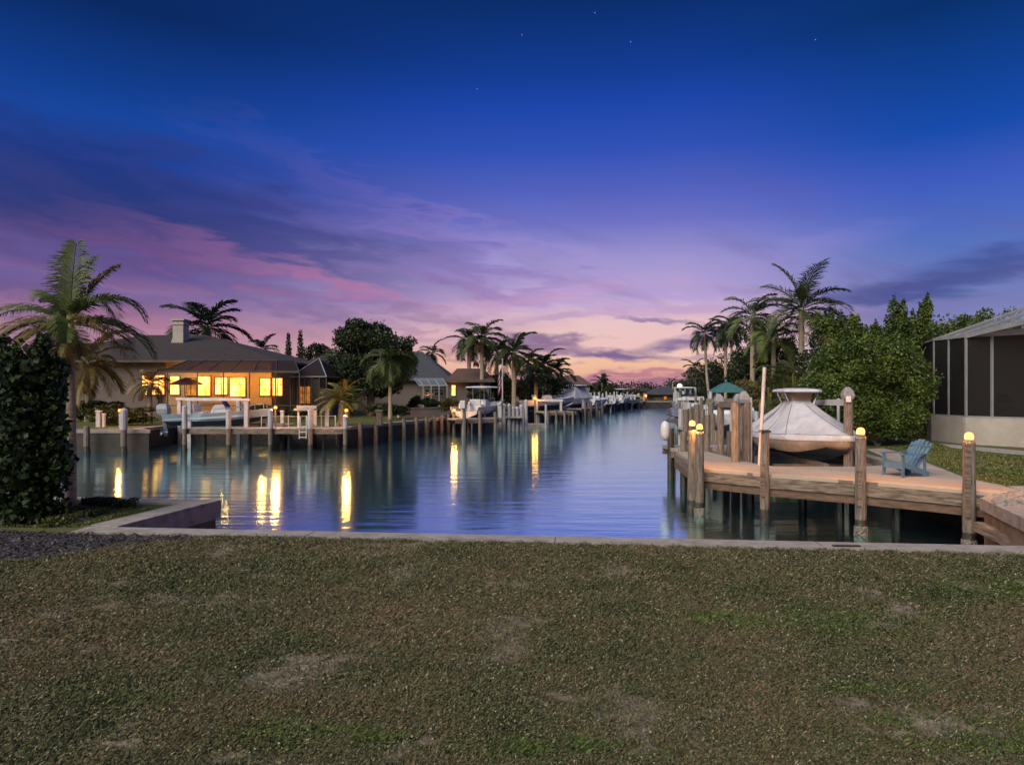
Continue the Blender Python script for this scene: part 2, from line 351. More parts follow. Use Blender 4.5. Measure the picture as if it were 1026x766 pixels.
# ------------------------------------------------------------------ ground, water
canal=[(-5.45,9.30),(6.86,8.10),(8.15,11.8),(9.1,12.5),(9.6,17),(10.6,24),(13,38),(18.5,66),(27,109.5),(19,109),(13,91),(6.5,74),(.5,58),(-4.3,47),(-5.6,41.5),(-8.2,34.6),(-12.2,34.2),(-12.3,37.5),(-18.0,37.5),(-17.9,33.0),(-16.9,31.8),(-60,31.5),(-60,13),(-8,11.9),(-5.0,11.55)]
outer=[(-1500,-60),(1500,-60),(1500,3000),(-1500,3000)]
def tess(loops,z):
    vs=[Vector((x,y,z)) for lp in loops for x,y in lp]; tr=tessellate_polygon([[Vector((x,y,0)) for x,y in lp] for lp in loops])
    out=[]
    for t in tr:
        a,b,c=(vs[i] for i in t)
        out.append(t if (b-a).cross(c-a).z>0 else t[::-1])
    return vs,out
vs,fs=tess([outer,canal],0); g=MB(); g.add(vs,fs); struct('ground',g,M['lawn_far'],'grassy house lots round the canal')
near_lawn=[(-40,-6),(40,-6),(40,5),(9,7.4),(6.7,7.75),(-5.9,9.05),(-7.2,9.1),(-40,9.0)]
g=MB(); vs,fs=tess([near_lawn],.004); g.add(vs,fs); struct('near_lawn',g,M['grass'],'sparse dry lawn soil in the foreground')
# water with long low ripples
m,nt,b,out=new_mat('canal_water'); N,L=nt.nodes,nt.links
b.inputs['Base Color'].default_value=(.012,.030,.040,1); b.inputs['Roughness'].default_value=.12; b.inputs['IOR'].default_value=1.33
gb=N.new('ShaderNodeBsdfGlossy'); gb.inputs['Roughness'].default_value=.45; gb.inputs[0].default_value=(.6,.95,1,1); mxw=N.new('ShaderNodeMixShader'); mxw.inputs[0].default_value=.045
g1=N.new('ShaderNodeBsdfGlossy'); g1.inputs['Roughness'].default_value=.115; g1.inputs[0].default_value=(.62,.93,1,1); mx0=N.new('ShaderNodeMixShader'); mx0.inputs[0].default_value=.97
L.new(b.outputs[0],mx0.inputs[1]); L.new(g1.outputs[0],mx0.inputs[2]); L.new(mx0.outputs[0],mxw.inputs[1]); L.new(gb.outputs[0],mxw.inputs[2]); L.new(mxw.outputs[0],out.inputs[0])
geo=N.new('ShaderNodeNewGeometry')
def nz(sc,st,det=3):
    mp=N.new('ShaderNodeMapping'); mp.inputs['Scale'].default_value=st; L.new(geo.outputs['Position'],mp.inputs[0])
    n=N.new('ShaderNodeTexNoise'); n.inputs['Scale'].default_value=sc; n.inputs['Detail'].default_value=det; L.new(mp.outputs[0],n.inputs['Vector']); return n
n1=nz(1.0,(.35,1.6,1),4); n2=nz(5,(.5,1.6,1),3)
a1=N.new('ShaderNodeMath'); a1.operation='MULTIPLY_ADD'; L.new(n2.outputs[0],a1.inputs[0]); a1.inputs[1].default_value=.16; L.new(n1.outputs[0],a1.inputs[2])
bp=N.new('ShaderNodeBump'); bp.inputs['Strength'].default_value=.36; bp.inputs['Distance'].default_value=.05; L.new(a1.outputs[0],bp.inputs['Height']); L.new(bp.outputs[0],b.inputs['Normal']); L.new(bp.outputs[0],g1.inputs['Normal']); L.new(bp.outputs[0],gb.inputs['Normal'])
M['water']=m
g=MB(); g.add([(-70,6,WZ),(60,6,WZ),(60,125,WZ),(-70,125,WZ)],[(0,1,2,3)]); struct('canal_water',g,m,'calm dusk water of the canal')

# mulch bed, path, side lawn, gravel
def sheet(name,pts,z,m,label,kind='structure'):
    g=MB(); vs,fs=tess([[(p[0],p[1]) for p in pts]],z); g.add(vs,fs); o=obj(name,g,m); o['kind']=kind; o['label']=label; return o
sheet('mulch_bed',[(-12,7.6),(-8,7.15),(-6.2,7.05),(-5.0,7.6),(-4.2,8.2),(-3.8,8.72),(-5.9,8.95),(-7.3,9.4),(-12,9.4)],.009,M['mulch'],'dark mulch bed under the left bush')
sheet('path',[gp(1040,487),gp(985,487),(9.7,13.2),gp(965,478),gp(925,462),gp(898,452),gp(885,449),gp(868,450),(9.8,17.2),(9.3,12.5),gp(1000,497),gp(1040,505)],.008,M['paver'],'pale paver path curving from the dock')
sheet('gravel_strip',[gp(930,443),gp(960,446),gp(1040,453),gp(1060,459),gp(1000,454),gp(955,449)],.012,M['gravel'],'gravel strip along the screened porch wall')
sheet('gravel_bed',[gp(985,497),gp(1000,489),gp(1040,497),gp(1040,522)],.014,M['gravel'],'loose stones beside the right seawall')
# loose stones
r=random.Random(3)
for i in range(16):
    p=gp(r.uniform(996,1030),0+r.uniform(494,508)); s=r.uniform(.05,.10); mb=MB()
    base=len(mb.v); mb.lathe((p.x,p.y,0),[(s*.5,-.02),(s,s*.2),(s*.9,s*.6),(s*.35,s*.9)],7)
    mb.v=[(x+r.uniform(-s,s)*.18,y+r.uniform(-s,s)*.18,z) for x,y,z in mb.v]
    tag(obj('stone',mb,M['rock'],loc=(p.x,p.y,0)),'loose grey stone in the gravel beside the right seawall','stone','loose stones by the right seawall')

# ------------------------------------------------------------------ seawalls
def seawall(label, pts, cap_w=.38, cap_t=.16, posts=None, side=1, ztop=.03, panel='concrete_dark', post_top=.0, post_mat='wood', cap_mat='concrete', post_r=.12, pw=.12, out=.04):
    """pts run so that the water lies on the right of travel for side=1"""
    P=[Vector((*p,0)) for p in pts]; t=thing('seawall',label,'seawall',P[0])
    # offsets
    def offs(k):
        res=[]
        for i,p in enumerate(P):
            a=(P[i]-P[i-1]).normalized() if i>0 else None; b=(P[i+1]-P[i]).normalized() if i<len(P)-1 else None
            d=((a or b)+(b or a)).normalized(); n=Vector((d.y,-d.x,0))*side
            c=n.dot(Vector(((a or b).y,-(a or b).x,0))*side); res.append(p+n*k/max(.4,c))
        return res
    wa,la=offs(out),offs(out-cap_w)
    mb=MB()
    for i in range(len(P)-1):
        ns=max(1,round((P[i+1]-P[i]).length/3.05)); g_=.008/max(.1,(P[i+1]-P[i]).length)
        for k in range(ns):
            f0,f1=k/ns+(g_ if k else 0),(k+1)/ns-(g_ if k<ns-1 else 0)
            mb.prism([wa[i].lerp(wa[i+1],f0),wa[i].lerp(wa[i+1],f1),la[i].lerp(la[i+1],f1),la[i].lerp(la[i+1],f0)],ztop-cap_t,ztop)
        mb.prism([wa[i].lerp(la[i],.03),wa[i+1].lerp(la[i+1],.03),wa[i+1].lerp(la[i+1],.97),wa[i].lerp(la[i],.97)],ztop-cap_t+.003,ztop-.02)
    obj('cap',mb,M[cap_mat],t)
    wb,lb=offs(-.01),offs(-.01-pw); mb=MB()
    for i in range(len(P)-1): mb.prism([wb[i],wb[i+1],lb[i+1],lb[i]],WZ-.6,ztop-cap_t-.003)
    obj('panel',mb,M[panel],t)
    if posts:
        wc=offs(out+post_r+.02)
        for i in range(len(P)-1):
            n=max(1,int((P[i+1]-P[i]).length/posts))
            for k in range(n):
                q=wc[i].lerp(wc[i+1],(k+.5)/n); mb=MB(); mb.tube([q+Vector((0,0,WZ-.5)),q+Vector((0,0,post_top))],[post_r,post_r*.93],9); obj('post',mb,M[post_mat],t)
    return t
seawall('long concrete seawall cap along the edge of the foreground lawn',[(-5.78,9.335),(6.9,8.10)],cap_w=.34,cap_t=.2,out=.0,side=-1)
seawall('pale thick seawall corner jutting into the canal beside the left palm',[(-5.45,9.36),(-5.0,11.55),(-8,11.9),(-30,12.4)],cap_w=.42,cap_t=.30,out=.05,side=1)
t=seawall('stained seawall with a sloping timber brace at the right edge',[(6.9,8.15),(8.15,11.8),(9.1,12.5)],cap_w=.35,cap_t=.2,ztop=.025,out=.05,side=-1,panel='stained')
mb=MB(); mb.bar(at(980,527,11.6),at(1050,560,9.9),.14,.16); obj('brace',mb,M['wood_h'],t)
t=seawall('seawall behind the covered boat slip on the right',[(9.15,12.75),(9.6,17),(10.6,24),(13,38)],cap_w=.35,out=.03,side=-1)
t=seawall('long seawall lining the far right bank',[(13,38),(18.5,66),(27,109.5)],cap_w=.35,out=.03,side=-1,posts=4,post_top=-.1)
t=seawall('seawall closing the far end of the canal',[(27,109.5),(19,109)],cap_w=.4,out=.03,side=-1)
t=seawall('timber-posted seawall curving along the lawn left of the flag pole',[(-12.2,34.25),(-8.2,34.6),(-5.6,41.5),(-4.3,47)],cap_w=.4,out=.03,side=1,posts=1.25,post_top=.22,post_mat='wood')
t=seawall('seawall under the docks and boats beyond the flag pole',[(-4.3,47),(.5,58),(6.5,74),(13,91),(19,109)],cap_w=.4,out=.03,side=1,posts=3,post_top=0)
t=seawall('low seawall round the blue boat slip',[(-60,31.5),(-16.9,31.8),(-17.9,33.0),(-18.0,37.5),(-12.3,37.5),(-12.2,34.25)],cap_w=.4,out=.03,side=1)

# ------------------------------------------------------------------ lamps
def lamp(label, p, r=.055, glow='lamp', energy=12, base=None, post=False):
    """p: centre of the glowing dome"""
    p=Vector(p); t=thing('dock_lamp',label,'lamp',p-Vector((0,0,r*1.0)),'lit dock lamps')
    mb=MB(); mb.lathe(p,[(r*1.05,-r*1.0),(r*1.08,-r*.85),(r*.9,-r*.75)],14)
    obj('lamp_housing',mb,M['soffit'],t,smooth=False)
    mb=MB(); mb.lathe(p,[(r*.9,-r*.74),(r*1.0,-r*.3),(r*.98,r*.2),(r*.8,r*.65),(r*.45,r*.92),(r*.08,r*1.0)],16); obj('lamp_globe',mb,M[glow],t,smooth=True)
    ld=bpy.data.lights.new('lamp_bulb','POINT'); ld.energy=energy*(20 if glow=='lamp' else 9); ld.color=(1,.38,.08); ld.shadow_soft_size=r*1.7; ld.specular_factor=.012
    lo=bpy.data.objects.new('lamp_bulb',ld); COL.objects.link(lo); lo.location=(0,0,r); lo.parent=t
    return t

# ------------------------------------------------------------------ near right dock
FL=gp(703,471); FM=gp(860,484); FR=gp(985,494.5)
dl=[FL,FM,FR]
dock=thing('dock','pale plank dock with weathered fascia around the covered boat','dock',(6,15.5,0))
back=[(8.3,12.2),(9.25,17.0),(9.2,17.05),(8.35,16.45),(6.35,16.5),(6.1,17.0),(5.85,20.4),(4.85,20.4)]
deckpoly=[FL,gp(780,478.0),FM,gp(925,489.5),(8.75,12.22),(9.35,12.62),(9.85,17.0),(8.35,16.45),(6.35,16.5),(6.1,17.0),(5.85,20.4),(4.9,20.4)]
mb=MB(); pts=[(p[0],p[1]) for p in deckpoly]
vs,fs=tess([pts],.045); vs2,_=tess([pts],-.02); n=len(pts); mb.add(vs,fs); mb.add(vs2,[f[::-1] for f in fs]); 
mb.add(list(vs)+list(vs2),[(i+n,(i+1)%n+n,(i+1)%n,i) for i in range(n)])
obj('deck',mb,M['deck'],dock)
fp=[Vector((p[0],p[1],0)) for p in deckpoly[:5]]
fdir=(fp[4]-fp[0]).normalized(); fn=Vector((fdir.y,-fdir.x,0))
for nm,z,h,mm,o_ in (('fascia',-.135,.22,'wood_h',.03),('rim_joist',-.335,.17,'wood_brown',-.01)):
    mb=MB()
    for i in range(4): mb.bar(fp[i]+fn*o_+Vector((0,0,z)),fp[i+1]+fn*o_+Vector((0,0,z)),.05,h)
    mb.bar(Vector((4.40,15.85,z)),Vector((4.88,20.4,z)),.05,h); mb.bar(Vector((6.35,16.45,z)),Vector((8.35,16.4,z)),.05,h)
    obj(nm,mb,M[mm],dock)
def pile(parent,p,top,r=.1,mat_='wood',wet=True,wrap=False,name='piling',dirn=None):
    p=Vector((p[0],p[1],0)); mb=MB(); n=10
    wob=[Vector((random.uniform(-.006,.006),random.uniform(-.006,.006),0)) for _ in range(5)]
    zb=(WZ+.30) if wet else -.3
    mb.tube([p+Vector((0,0,zb)),p+wob[0]+Vector((0,0,top*.4)),p+wob[1]+Vector((0,0,top-.03)),p+Vector((0,0,top))],[r*1.02,r,r*.98,r*.9],n)
    o=obj(name,mb,M[mat_],parent)
    if wet:
        mb=MB(); zz=[-.7,-.25,0,.12,.2,.3]; mb.tube([p+Vector((random.uniform(-.01,.01),0,WZ+z)) for z in zz],[r*1.0,r*1.02,r*1.12,r*1.18,r*1.06,r*1.02],n); obj('waterline_growth',mb,M['wood_wet'],o)
    return o
edge=lambda k: fp[0]+(fp[4]-fp[0])*k
def onedge(px,off=.1):
    # intersect the ray of column px with the fascia line
    for i in range(4):
        a,b_=fp[i],fp[i+1]; s=(px-513)/F; den=(b_.x-a.x)-s*(b_.y-a.y)
        k=(s*a.y-a.x)/den
        if -.02<=k<=1.02: return a.lerp(b_,k)+fn*off
    return fp[0]+fn*off
q1=onedge(768,.10); q2=onedge(864,.12); q3=onedge(972,.12)
pile(dock,q1,za(433,q1.y),.095); pile(dock,q2,za(437,q2.y),.105); pile(dock,q3,za(441.5,q3.y),.105)
qa=Vector((xa(693.5,16.1),16.1,0)); qb=Vector((xa(701,15.75),15.75,0))
pile(dock,qa,za(431,16.1),.105); pile(dock,qb,za(433,15.75),.10)
# square caps and guard strips
for q,py in ((q1,433),(q2,437),(q3,441.5)):
    mb=MB(); q_=q+fn*.115; mb.box(q_.x-.035,q_.x+.035,q_.y-.03,q_.y+.03,-.42,za(py,q.y)*.98-.02 if q is q3 else .3); obj('guard_board',mb,M['wood_h'],dock)
mb=MB(); z=za(433,q1.y); mb.box(q1.x-.1,q1.x+.1,q1.y-.1,q1.y+.1,z+.001,z+.05); obj('piling_cap',mb,M['black'],dock)
# barnacle collars at the waterline of three pilings
for q in (q2,q3,qb):
    mb=MB(); rr=random.Random(int(q.x*100)); rings=[]
    for j in range(9):
        z=WZ-.02+j*.024; rings.append([(q.x+(.112+(.026*rr.random() if 0<j<8 else 0))*math.cos(2*PI*k/26),q.y+(.112+(.026*rr.random() if 0<j<8 else 0))*math.sin(2*PI*k/26),z+rr.uniform(-.01,.01)) for k in range(26)])
    mb.loft(rings,cap=True); obj('barnacle_collar',mb,M['barnacle'],dock)
# inner pilings under the deck
for (x,y) in ((5.9,16.9),(5.9,18.8),(5.0,18.0),(5.0,19.9),(6.9,16.2),(8.1,16.2),(7.2,15.0),(8.0,14.2),(8.6,15.2)):
    mb=MB(); mb.tube([(x,y,WZ-.4),(x,y,-.1)],.1,8); obj('under_piling',mb,M['wood_wet'],dock)
lamp('round glowing lamp capping the right-edge piling beyond the blue chair',Vector((q3.x,q3.y,za(437,q3.y))),.075,energy=9)
lamp('glowing lamp on the piling left of the blue chair',Vector((q2.x,q2.y,za(432,q2.y))),.078,energy=9)
lamp('upper left lamp of the pair on the double piling at the dock corner',Vector((qa.x,qa.y,za(424,16.1))),.07,energy=8)
lamp('lower right lamp of the pair on the double piling at the dock corner',Vector((qb.x,qb.y,za(427.5,15.75))),.07,energy=8)

# ------------------------------------------------------------------ adirondack chair (faces left)
def chair(label, P, rz):
    t=thing('adirondack_chair',label,'chair',P); c,s=math.cos(rz),math.sin(rz)
    def tr(mb):
        mb.v=[(P[0]+x*c-y*s,P[1]+x*s+y*c,P[2]+z) for x,y,z in mb.v]; return mb
    m=M['chair_blue']
    for i in range(6):                               # back slats, local -x is the back
        y=-.25+i*.1; h=.93-.05*abs(i-2.5)*.8; mb=MB(); mb.bar((-.18,y,.20),(-.72,y*1.12,h),.09,.022,up=(1,0,0)); obj('back_slat',tr(mb),m,t)
    mb=MB(); mb.bar((-.455,-.31,.52),(-.455,.31,.52),.06,.03); mb.bar((-.61,-.30,.76),(-.61,.30,.76),.05,.025); obj('back_brace',tr(mb),m,t)
    mb=MB()
    for i in range(6): x=.36-i*.1; z=.38-(i*.1)*.30; mb.bar((x,-.27,z),(x,.27,z),.088,.022)
    obj('seat',tr(mb),m,t)
    for y in (-.30,.30):
        mb=MB(); mb.bar((.37,y,0),(.37,y,.56),.10,.03,up=(0,1,0)); obj('leg',tr(mb),m,t)
        mb=MB(); mb.bar((.36,y*.93,.33),(-.62,y*.93,.035),.03,.13); obj('side_rail',tr(mb),m,t)
        mb=MB(); mb.bar((-.44,y,0),(-.44,y,.56),.09,.03,up=(0,1,0)); obj('leg',tr(mb),m,t)
        mb=MB(); mb.bar((.46,y*1.08,.575),(-.50,y*1.08,.575),.13,.025); obj('armrest',tr(mb),m,t)
    mb=MB(); mb.bar((.385,-.29,.28),(.385,.29,.28),.025,.16); obj('apron',tr(mb),m,t)
    return t
cp=gp(905,478.5); chair('blue slatted adirondack chair on the dock facing the water',(cp.x,cp.y,.049),math.radians(180)); bpy.data.objects['adirondack_chair'].rotation_euler=(0,0,math.radians(18)); bpy.data.objects['adirondack_chair'].scale=(.74,.80,.84)

# ------------------------------------------------------------------ boats
def hull_rings(L,B,Hh,N=14,sheer=.30):
    R=[]
    for i in range(N+1):
        s=i/N; b=B/2*(1-max(0,(s-.42)/.58)**2.3)*(.94+.06*min(1,s*3)); b=max(b,.015)
        g=Hh+sheer*s**2; c=.42*Hh+.5*Hh*s**3; k=0+.80*Hh*max(0,(s-.45)/.55)**2.6
        x=-L/2+L*s*(1.0); cb=b*(.86-.2*s); inn=max(b-.10,.005)
        rake=.18*Hh*s
        R.append([(x-rake,0,k),(x-rake*.5,cb,c),(x,b,g),(x,inn,g+.005),(x-.02,inn,g-.28),(x-.02,0,g-.28),(x-.02,-inn,g-.28),(x,-inn,g+.005),(x,-b,g),(x-rake*.5,-cb,c)])
    return R
def outboard(parent,x,z,y=0,top='motor_top',leg='motor'):
    mb=MB(); mb.loft([[(x-.06+dx,y-wy,z+zz),(x-.06+dx,y+wy,z+zz),(x-.06+dx-dl,y+wy*.8,z+zz),(x-.06+dx-dl,y-wy*.8,z+zz)] for dx,wy,dl,zz in ((0,.14,.36,.05),(.02,.17,.46,.15),(.02,.18,.5,.34),(-.02,.15,.44,.48),(-.08,.09,.3,.55))],cap=True)
    o=obj('outboard_motor',mb,M[top],parent,bevel=.02)
    mb=MB(); mb.loft([[(x-.12+dx,y-w,z+zz),(x-.12+dx,y+w,z+zz),(x-.12+dx-dl,y+w*.6,z+zz),(x-.12+dx-dl,y-w*.6,z+zz)] for dx,w,dl,zz in ((0,.10,.25,.05),(0,.08,.2,-.15),(0,.05,.16,-.45),(.04,.035,.24,-.62),(.04,.05,.26,-.66),(0,.03,.1,-.82))],cap=True)
    mb.box(x-.12,x+.06,y-.09,y+.09,z-.12,z+.06); obj('motor_leg',mb,M[leg],o)
    mb=MB(); cx=x-.36; cz=z-.63; mb.tube([(cx+.05,y,cz),(cx-.08,y,cz)],[.04,.015],8)
    for k in range(3): a=k*2*PI/3; mb.bar((cx,y,cz),(cx,y+.15*math.cos(a),cz+.15*math.sin(a)),.02,.09,up=(1,0,0))
    obj('propeller',mb,M['metal'],o)
def boat(label,L=6,B=2.2,Hh=.75,hullm='gel_white',ttop='none',rail=True,group=None,motor=True,name='centre_console_boat',msc=1):
    """local: bow +x, keel at z=0"""
    t=thing(name,label,'boat',(0,0,0),group); R=hull_rings(L,B,Hh)
    mb=MB(); mb.loft(R,closed=True,cap=True)
    for i,f in enumerate(mb.f):
        if len(f)==4 and (f[0]%10 in (0,9)) : mb.mi[i]=1
    obj('hull',mb,[M[hullm],M['bottom']],t)
    g=Hh
    mb=MB(); mb.loft([[(x0,-w,z),(x1,-w,z),(x1,w,z),(x0,w,z)] for x0,x1,w,z in ((-.45,.45,.38,g-.27),(-.42,.40,.37,g+.1),(-.30,.25,.33,g+.42),(-.25,.08,.30,g+.46))],cap=True); c_=obj('console',mb,M['white'],t,bevel=.02)
    mb=MB(); mb.loft([[(.28,-.33,g+.38),(.30,-.33,g+.38),(.30,.33,g+.38),(.28,.33,g+.38)],[(.05,-.27,g+.72),(.07,-.27,g+.72),(.07,.27,g+.72),(.05,.27,g+.72)]],cap=True); obj('windshield',mb,M['glass'],c_)
    mb=MB(); mb.box(-1.25,-.75,-.42,.42,g-.27,g+.12); obj('helm_seat',mb,M['white'],t,bevel=.04)
    mb=MB(); mb.bar((-1.22,0,g+.12),(-1.30,0,g+.48),.80,.10,up=(1,0,0)); obj('seat_back',mb,M['white'],t,bevel=.02)
    if rail:
        mb=MB(); 
        for sg in (-1,1):
            pts=[(R[i][2][0]-.03,sg*R[i][2][1]*.92,R[i][2][2]+.17+.02*(i-7)) for i in range(7,14)]; mb.tube(pts,.016,6)
            for p in pts[::2]: mb.tube([(p[0],p[1],p[2]-.25),p],.014,5)
        obj('bow_rail',mb,M['metal'],t)
    if ttop!='none':
        zt=g+1.25; mb=MB()
        for sx in (-.75,.35):
            for sy in (-.42,.42): mb.tube([(sx*1.1,sy*1.1,g-.2),(sx,sy,g+.6),(sx*1.05,sy*1.0,zt)],.025,6)
        mb.tube([(-.8,-.42,zt-.05),(.37,-.42,zt-.05)],.02,6); mb.tube([(-.8,.42,zt-.05),(.37,.42,zt-.05)],.02,6); obj('t_top_frame',mb,M['metal'],t)
        mb=MB(); ring=lambda s,z:[(x*s-.2,y*s,z) for x,y in ((-1.0,-.8),(-.6,-.95),(.7,-.95),(1.05,-.7),(1.05,.7),(.7,.95),(-.6,.95),(-1.0,.8))]
        mb.loft([ring(.96,zt),ring(1,zt+.04),ring(.9,zt+.1),ring(.3,zt+.13)],cap=True); obj('t_top',mb,M[ttop],t)
    if motor:
        outboard(t,-L/2,Hh*.75)
        if msc!=1:
            for ch in t.children:
                if ch.name.startswith('outboard'):
                    p0=Vector((-L/2,0,Hh*.75))
                    for o_ in [ch]+list(ch.children):
                        for v in o_.data.vertices: v.co=p0+(v.co-p0)*msc
    return t
def place(t,loc,rz=0,scale=1,tilt=0): t.location=loc; t.rotation_euler=(0,tilt,rz); t.scale=(scale,)*3; return t
bA=boat('pale blue open boat hoisted on the white lift before the lit house',5.2,2.0,.60,'gel_blue','none',True,msc=1.2); place(bA,(-14.75,34.7,.06),math.radians(1))

def lift(label, posts, top_z, beams, cradle=None, postm='white_pvc', w=.22, motors=(), beamm='white', r=None, wetlegs=True, base_z=None):
    """posts: (x,y) list; beams: index pairs"""
    c=Vector((sum(p[0] for p in posts)/len(posts),sum(p[1] for p in posts)/len(posts),0)); t=thing('boat_lift',label,'boat lift',c)
    for (x,y,*tz) in posts:
        z1=tz[0] if tz else top_z; mb=MB()
        if r: mb.tube([(x,y,WZ-.5),(x,y,z1)],[r*1.05,r*.95],10)
        else: mb.box(x-w/2,x+w/2,y-w/2,y+w/2,WZ-.5,z1)
        obj('post',mb,M[postm],t)
    for i,j in beams:
        a,b_=posts[i],posts[j]; mb=MB(); d=(Vector((b_[0]-a[0],b_[1]-a[1],0))).normalized()*.18
        mb.bar(Vector((a[0],a[1],top_z+.09))-d,Vector((b_[0],b_[1],top_z+.09))+d,.12,.11 if w<.2 else .15); obj('beam',mb,M[beamm],t)
    for (x,y,z) in motors:
        mb=MB(); mb.loft([[(x+dx*s,y+dy*s,z+zz) for dx,dy in ((-.14,-.12),(.16,-.12),(.16,.12),(-.14,.12))] for s,zz in ((.75,0),(.95,.10),(.75,.22),(.3,.32))],cap=True); obj('motor_cover',mb,M['grey'],t,bevel=.02)
    if cradle:
        x0,x1,y0,y1,z=cradle
        for k,x in enumerate((x0,x1)):
            mb=MB(); mb.bar((x,y0,z),(x,y1,z),.10,.16); obj('cradle_beam',mb,M['metal'],t)
        mb=MB(); mb.bar((x0-.3,(y0+y1)/2-.45,z+.14),(x1+.3,(y0+y1)/2-.45,z+.14),.12,.10); mb.bar((x0-.3,(y0+y1)/2+.45,z+.14),(x1+.3,(y0+y1)/2+.45,z+.14),.12,.10); obj('bunk',mb,M['wood_brown'],t)
        mb=MB()
        for (x,y,*_) in posts: 
            xx=x0 if abs(x-x0)<abs(x-x1) else x1; mb.tube([(x,y0 if abs(y-y0)<abs(y-y1) else y1,top_z+.02),(xx,y0 if abs(y-y0)<abs(y-y1) else y1,z)],.012,4)
        obj('cable',mb,M['metal'],t)
    return t
lift('white post and beam boat lift holding the pale blue boat',[(xa(190,33.95),33.95),(xa(247,33.95),33.95),(xa(180,36.6),36.6),(xa(239,36.6),36.6)],za(402,33.95),[(0,1),(2,3)],(-16.6,-13.2,34.1,36.5,-.06),w=.19)
for k,px in enumerate((171,)):
    pass

# covered boat on the near right lift
CB=thing('covered_boat','boat shrouded in a pale canvas cover on the near right lift','boat',(0,0,0))
L_,B_,H_=6.9,2.5,.60; R=hull_rings(L_,B_,H_,sheer=.22)
mb=MB(); mb.loft(R,cap=True); obj('hull',mb,[M['bottom']],CB)
# cover: rings from skirt hem to tower
def outline(scale_b,dz,n=60,ext=.0,zf=None):
    pts=[]
    for k in range(n):
        u=k/n
        # travel: stern centre -> port side -> bow -> starboard -> stern
        if u<.06: s=0; yy=u/.06
        elif u<.5: s=(u-.06)/.44; yy=1
        elif u<.94: s=1-(u-.5)/.44; yy=-1
        else: s=0; yy=-(1-u)/.06
        s2=max(0,min(1,s)); b=B_/2*(1-max(0,(s2-.42)/.58)**2.3)*(.94+.06*min(1,s2*3)); 
        b=max(b,.02); g=H_+.22*s2**2
        pts.append([-L_/2+L_*s2*(1+ext*.0)+(ext if s2>.5 else -ext)*abs(s2-.5)*2, b*yy*scale_b, g+dz,s2])
    return pts
rg=random.Random(5)
fold=[.05*math.sin(k*1.9)+.04*math.sin(k*.83+1)+.05*rg.uniform(-1,1) for k in range(60)]
def ringc(t_):   # t_ 0 at gunwale, 1 at tower
    o=outline(1.05,.06,ext=.06); out=[]
    tw=[]
    for k,p in enumerate(o):
        tx=max(-1.15,min(-.35,p[0]*.22-.75)); ty=max(-.27,min(.27,p[1]*.25)); tz=1.70
        if abs(p[1])<.02: ty=0
        a=t_; conc=a**.92
        x=p[0]*(1-conc)+tx*conc; y=p[1]*(1-conc)+ty*conc; z=p[2]*(1-a**1.15)+tz*a**1.15 - .03*math.sin(PI*a)
        f=1+fold[k]*math.sin(PI*min(1,a*.9+.1))*1.3
        out.append((x*f,y*f,z))
    return out
mb=MB(); hem=[]
o1=outline(1.07,-.02,ext=.08)
top=[ (p[0],p[1],p[2]-.05) for p in o1]
mb.loft([top]+[ringc(t_) for t_ in (0,.05,.12,.2,.3,.42,.55,.68,.8,.9,1.0)],closed=True)
e=ringc(1.0); mb.add(e,[tuple(range(60))]); 
cov=obj('cover',mb,M['cover'],CB,smooth=True)
mb=MB(); a_=[(p[0]*.995,p[1]*.985,p[2]-.04) for p in o1]
def hemz(k,p): return -.20-.09*abs(math.sin(k*PI/8))-.05*math.sin(k*.31+2)
b2=[(p[0]*.985,p[1]*(1.0+.02*math.sin(k*1.3)),p[2]-.18) for k,p in enumerate(o1)]
c2=[(p[0]*.955-.03,p[1]*(.93+.02*math.sin(k*1.3+.4)),p[2]+hemz(k,p)-.06) for k,p in enumerate(o1)]
mb.loft([a_,b2,c2],closed=True); obj('skirt',mb,M['cover_tan'],CB,smooth=True)
mb=MB()
for k in (5,11,17,23,30,37,43,49,55):
    mb=MB(); mb.tube([Vector(ringc(t_)[k])*1.004+Vector((0,0,.006)) for t_ in (0,.12,.3,.5,.7,.9)],.009,5); obj('seam',mb,M['cover_tan'],CB)
mb=MB(); q_=ringc(.03); mb.tube([Vector(q_[k%60])*1.006 for k in range(61)],.013,5,cap=False); obj('hem_rope',mb,M['grey'],CB)
for k in range(4,58,4):
    p=o1[k]; mb=MB(); mb.tube([(c2[k][0],c2[k][1],c2[k][2]),(c2[k][0]*.97,p[1]*.55,.12+.5*H_*max(0,(p[3]-.5)/.5)**2.5)],.008,4); obj('tie_rope',mb,M['black'],CB)
mb=MB()
for sx in (-1.15,-.35):
    for sy in (-.30,.30): mb.tube([(sx,sy,1.45),(sx*1.02-.02,sy*1.6,1.93)],.025,6)
mb.tube([(-1.2,-.42,1.78),(-.3,-.42,1.78)],.018,6); mb.tube([(-1.2,.42,1.78),(-.3,.42,1.78)],.018,6)
obj('t_top_frame',mb,M['metal'],CB)
mb=MB(); ring=lambda s,z:[(x*s-.8,y*s*.80,z) for x,y in ((-.9,-.45),(-.75,-.70),(.6,-.70),(.9,-.45),(.9,.45),(.6,.70),(-.75,.70),(-.9,.45))]
mb.loft([ring(.96,1.94),ring(1,1.97),ring(.93,2.03),ring(.4,2.07)],cap=True); obj('t_top',mb,M['cover'],CB)
mb=MB(); mb.loft([[(x*s-.75,y*s*.85,z) for x,y in ((-.5,-.42),(.5,-.42),(.5,.42),(-.5,.42))] for s,z in ((.74,1.62),(.80,1.74),(.84,1.93))],cap=True); obj('tower_wrap',mb,M['cover_tan'],CB)
place(CB,(8.72,20.3,-.13),math.radians(-96.5))
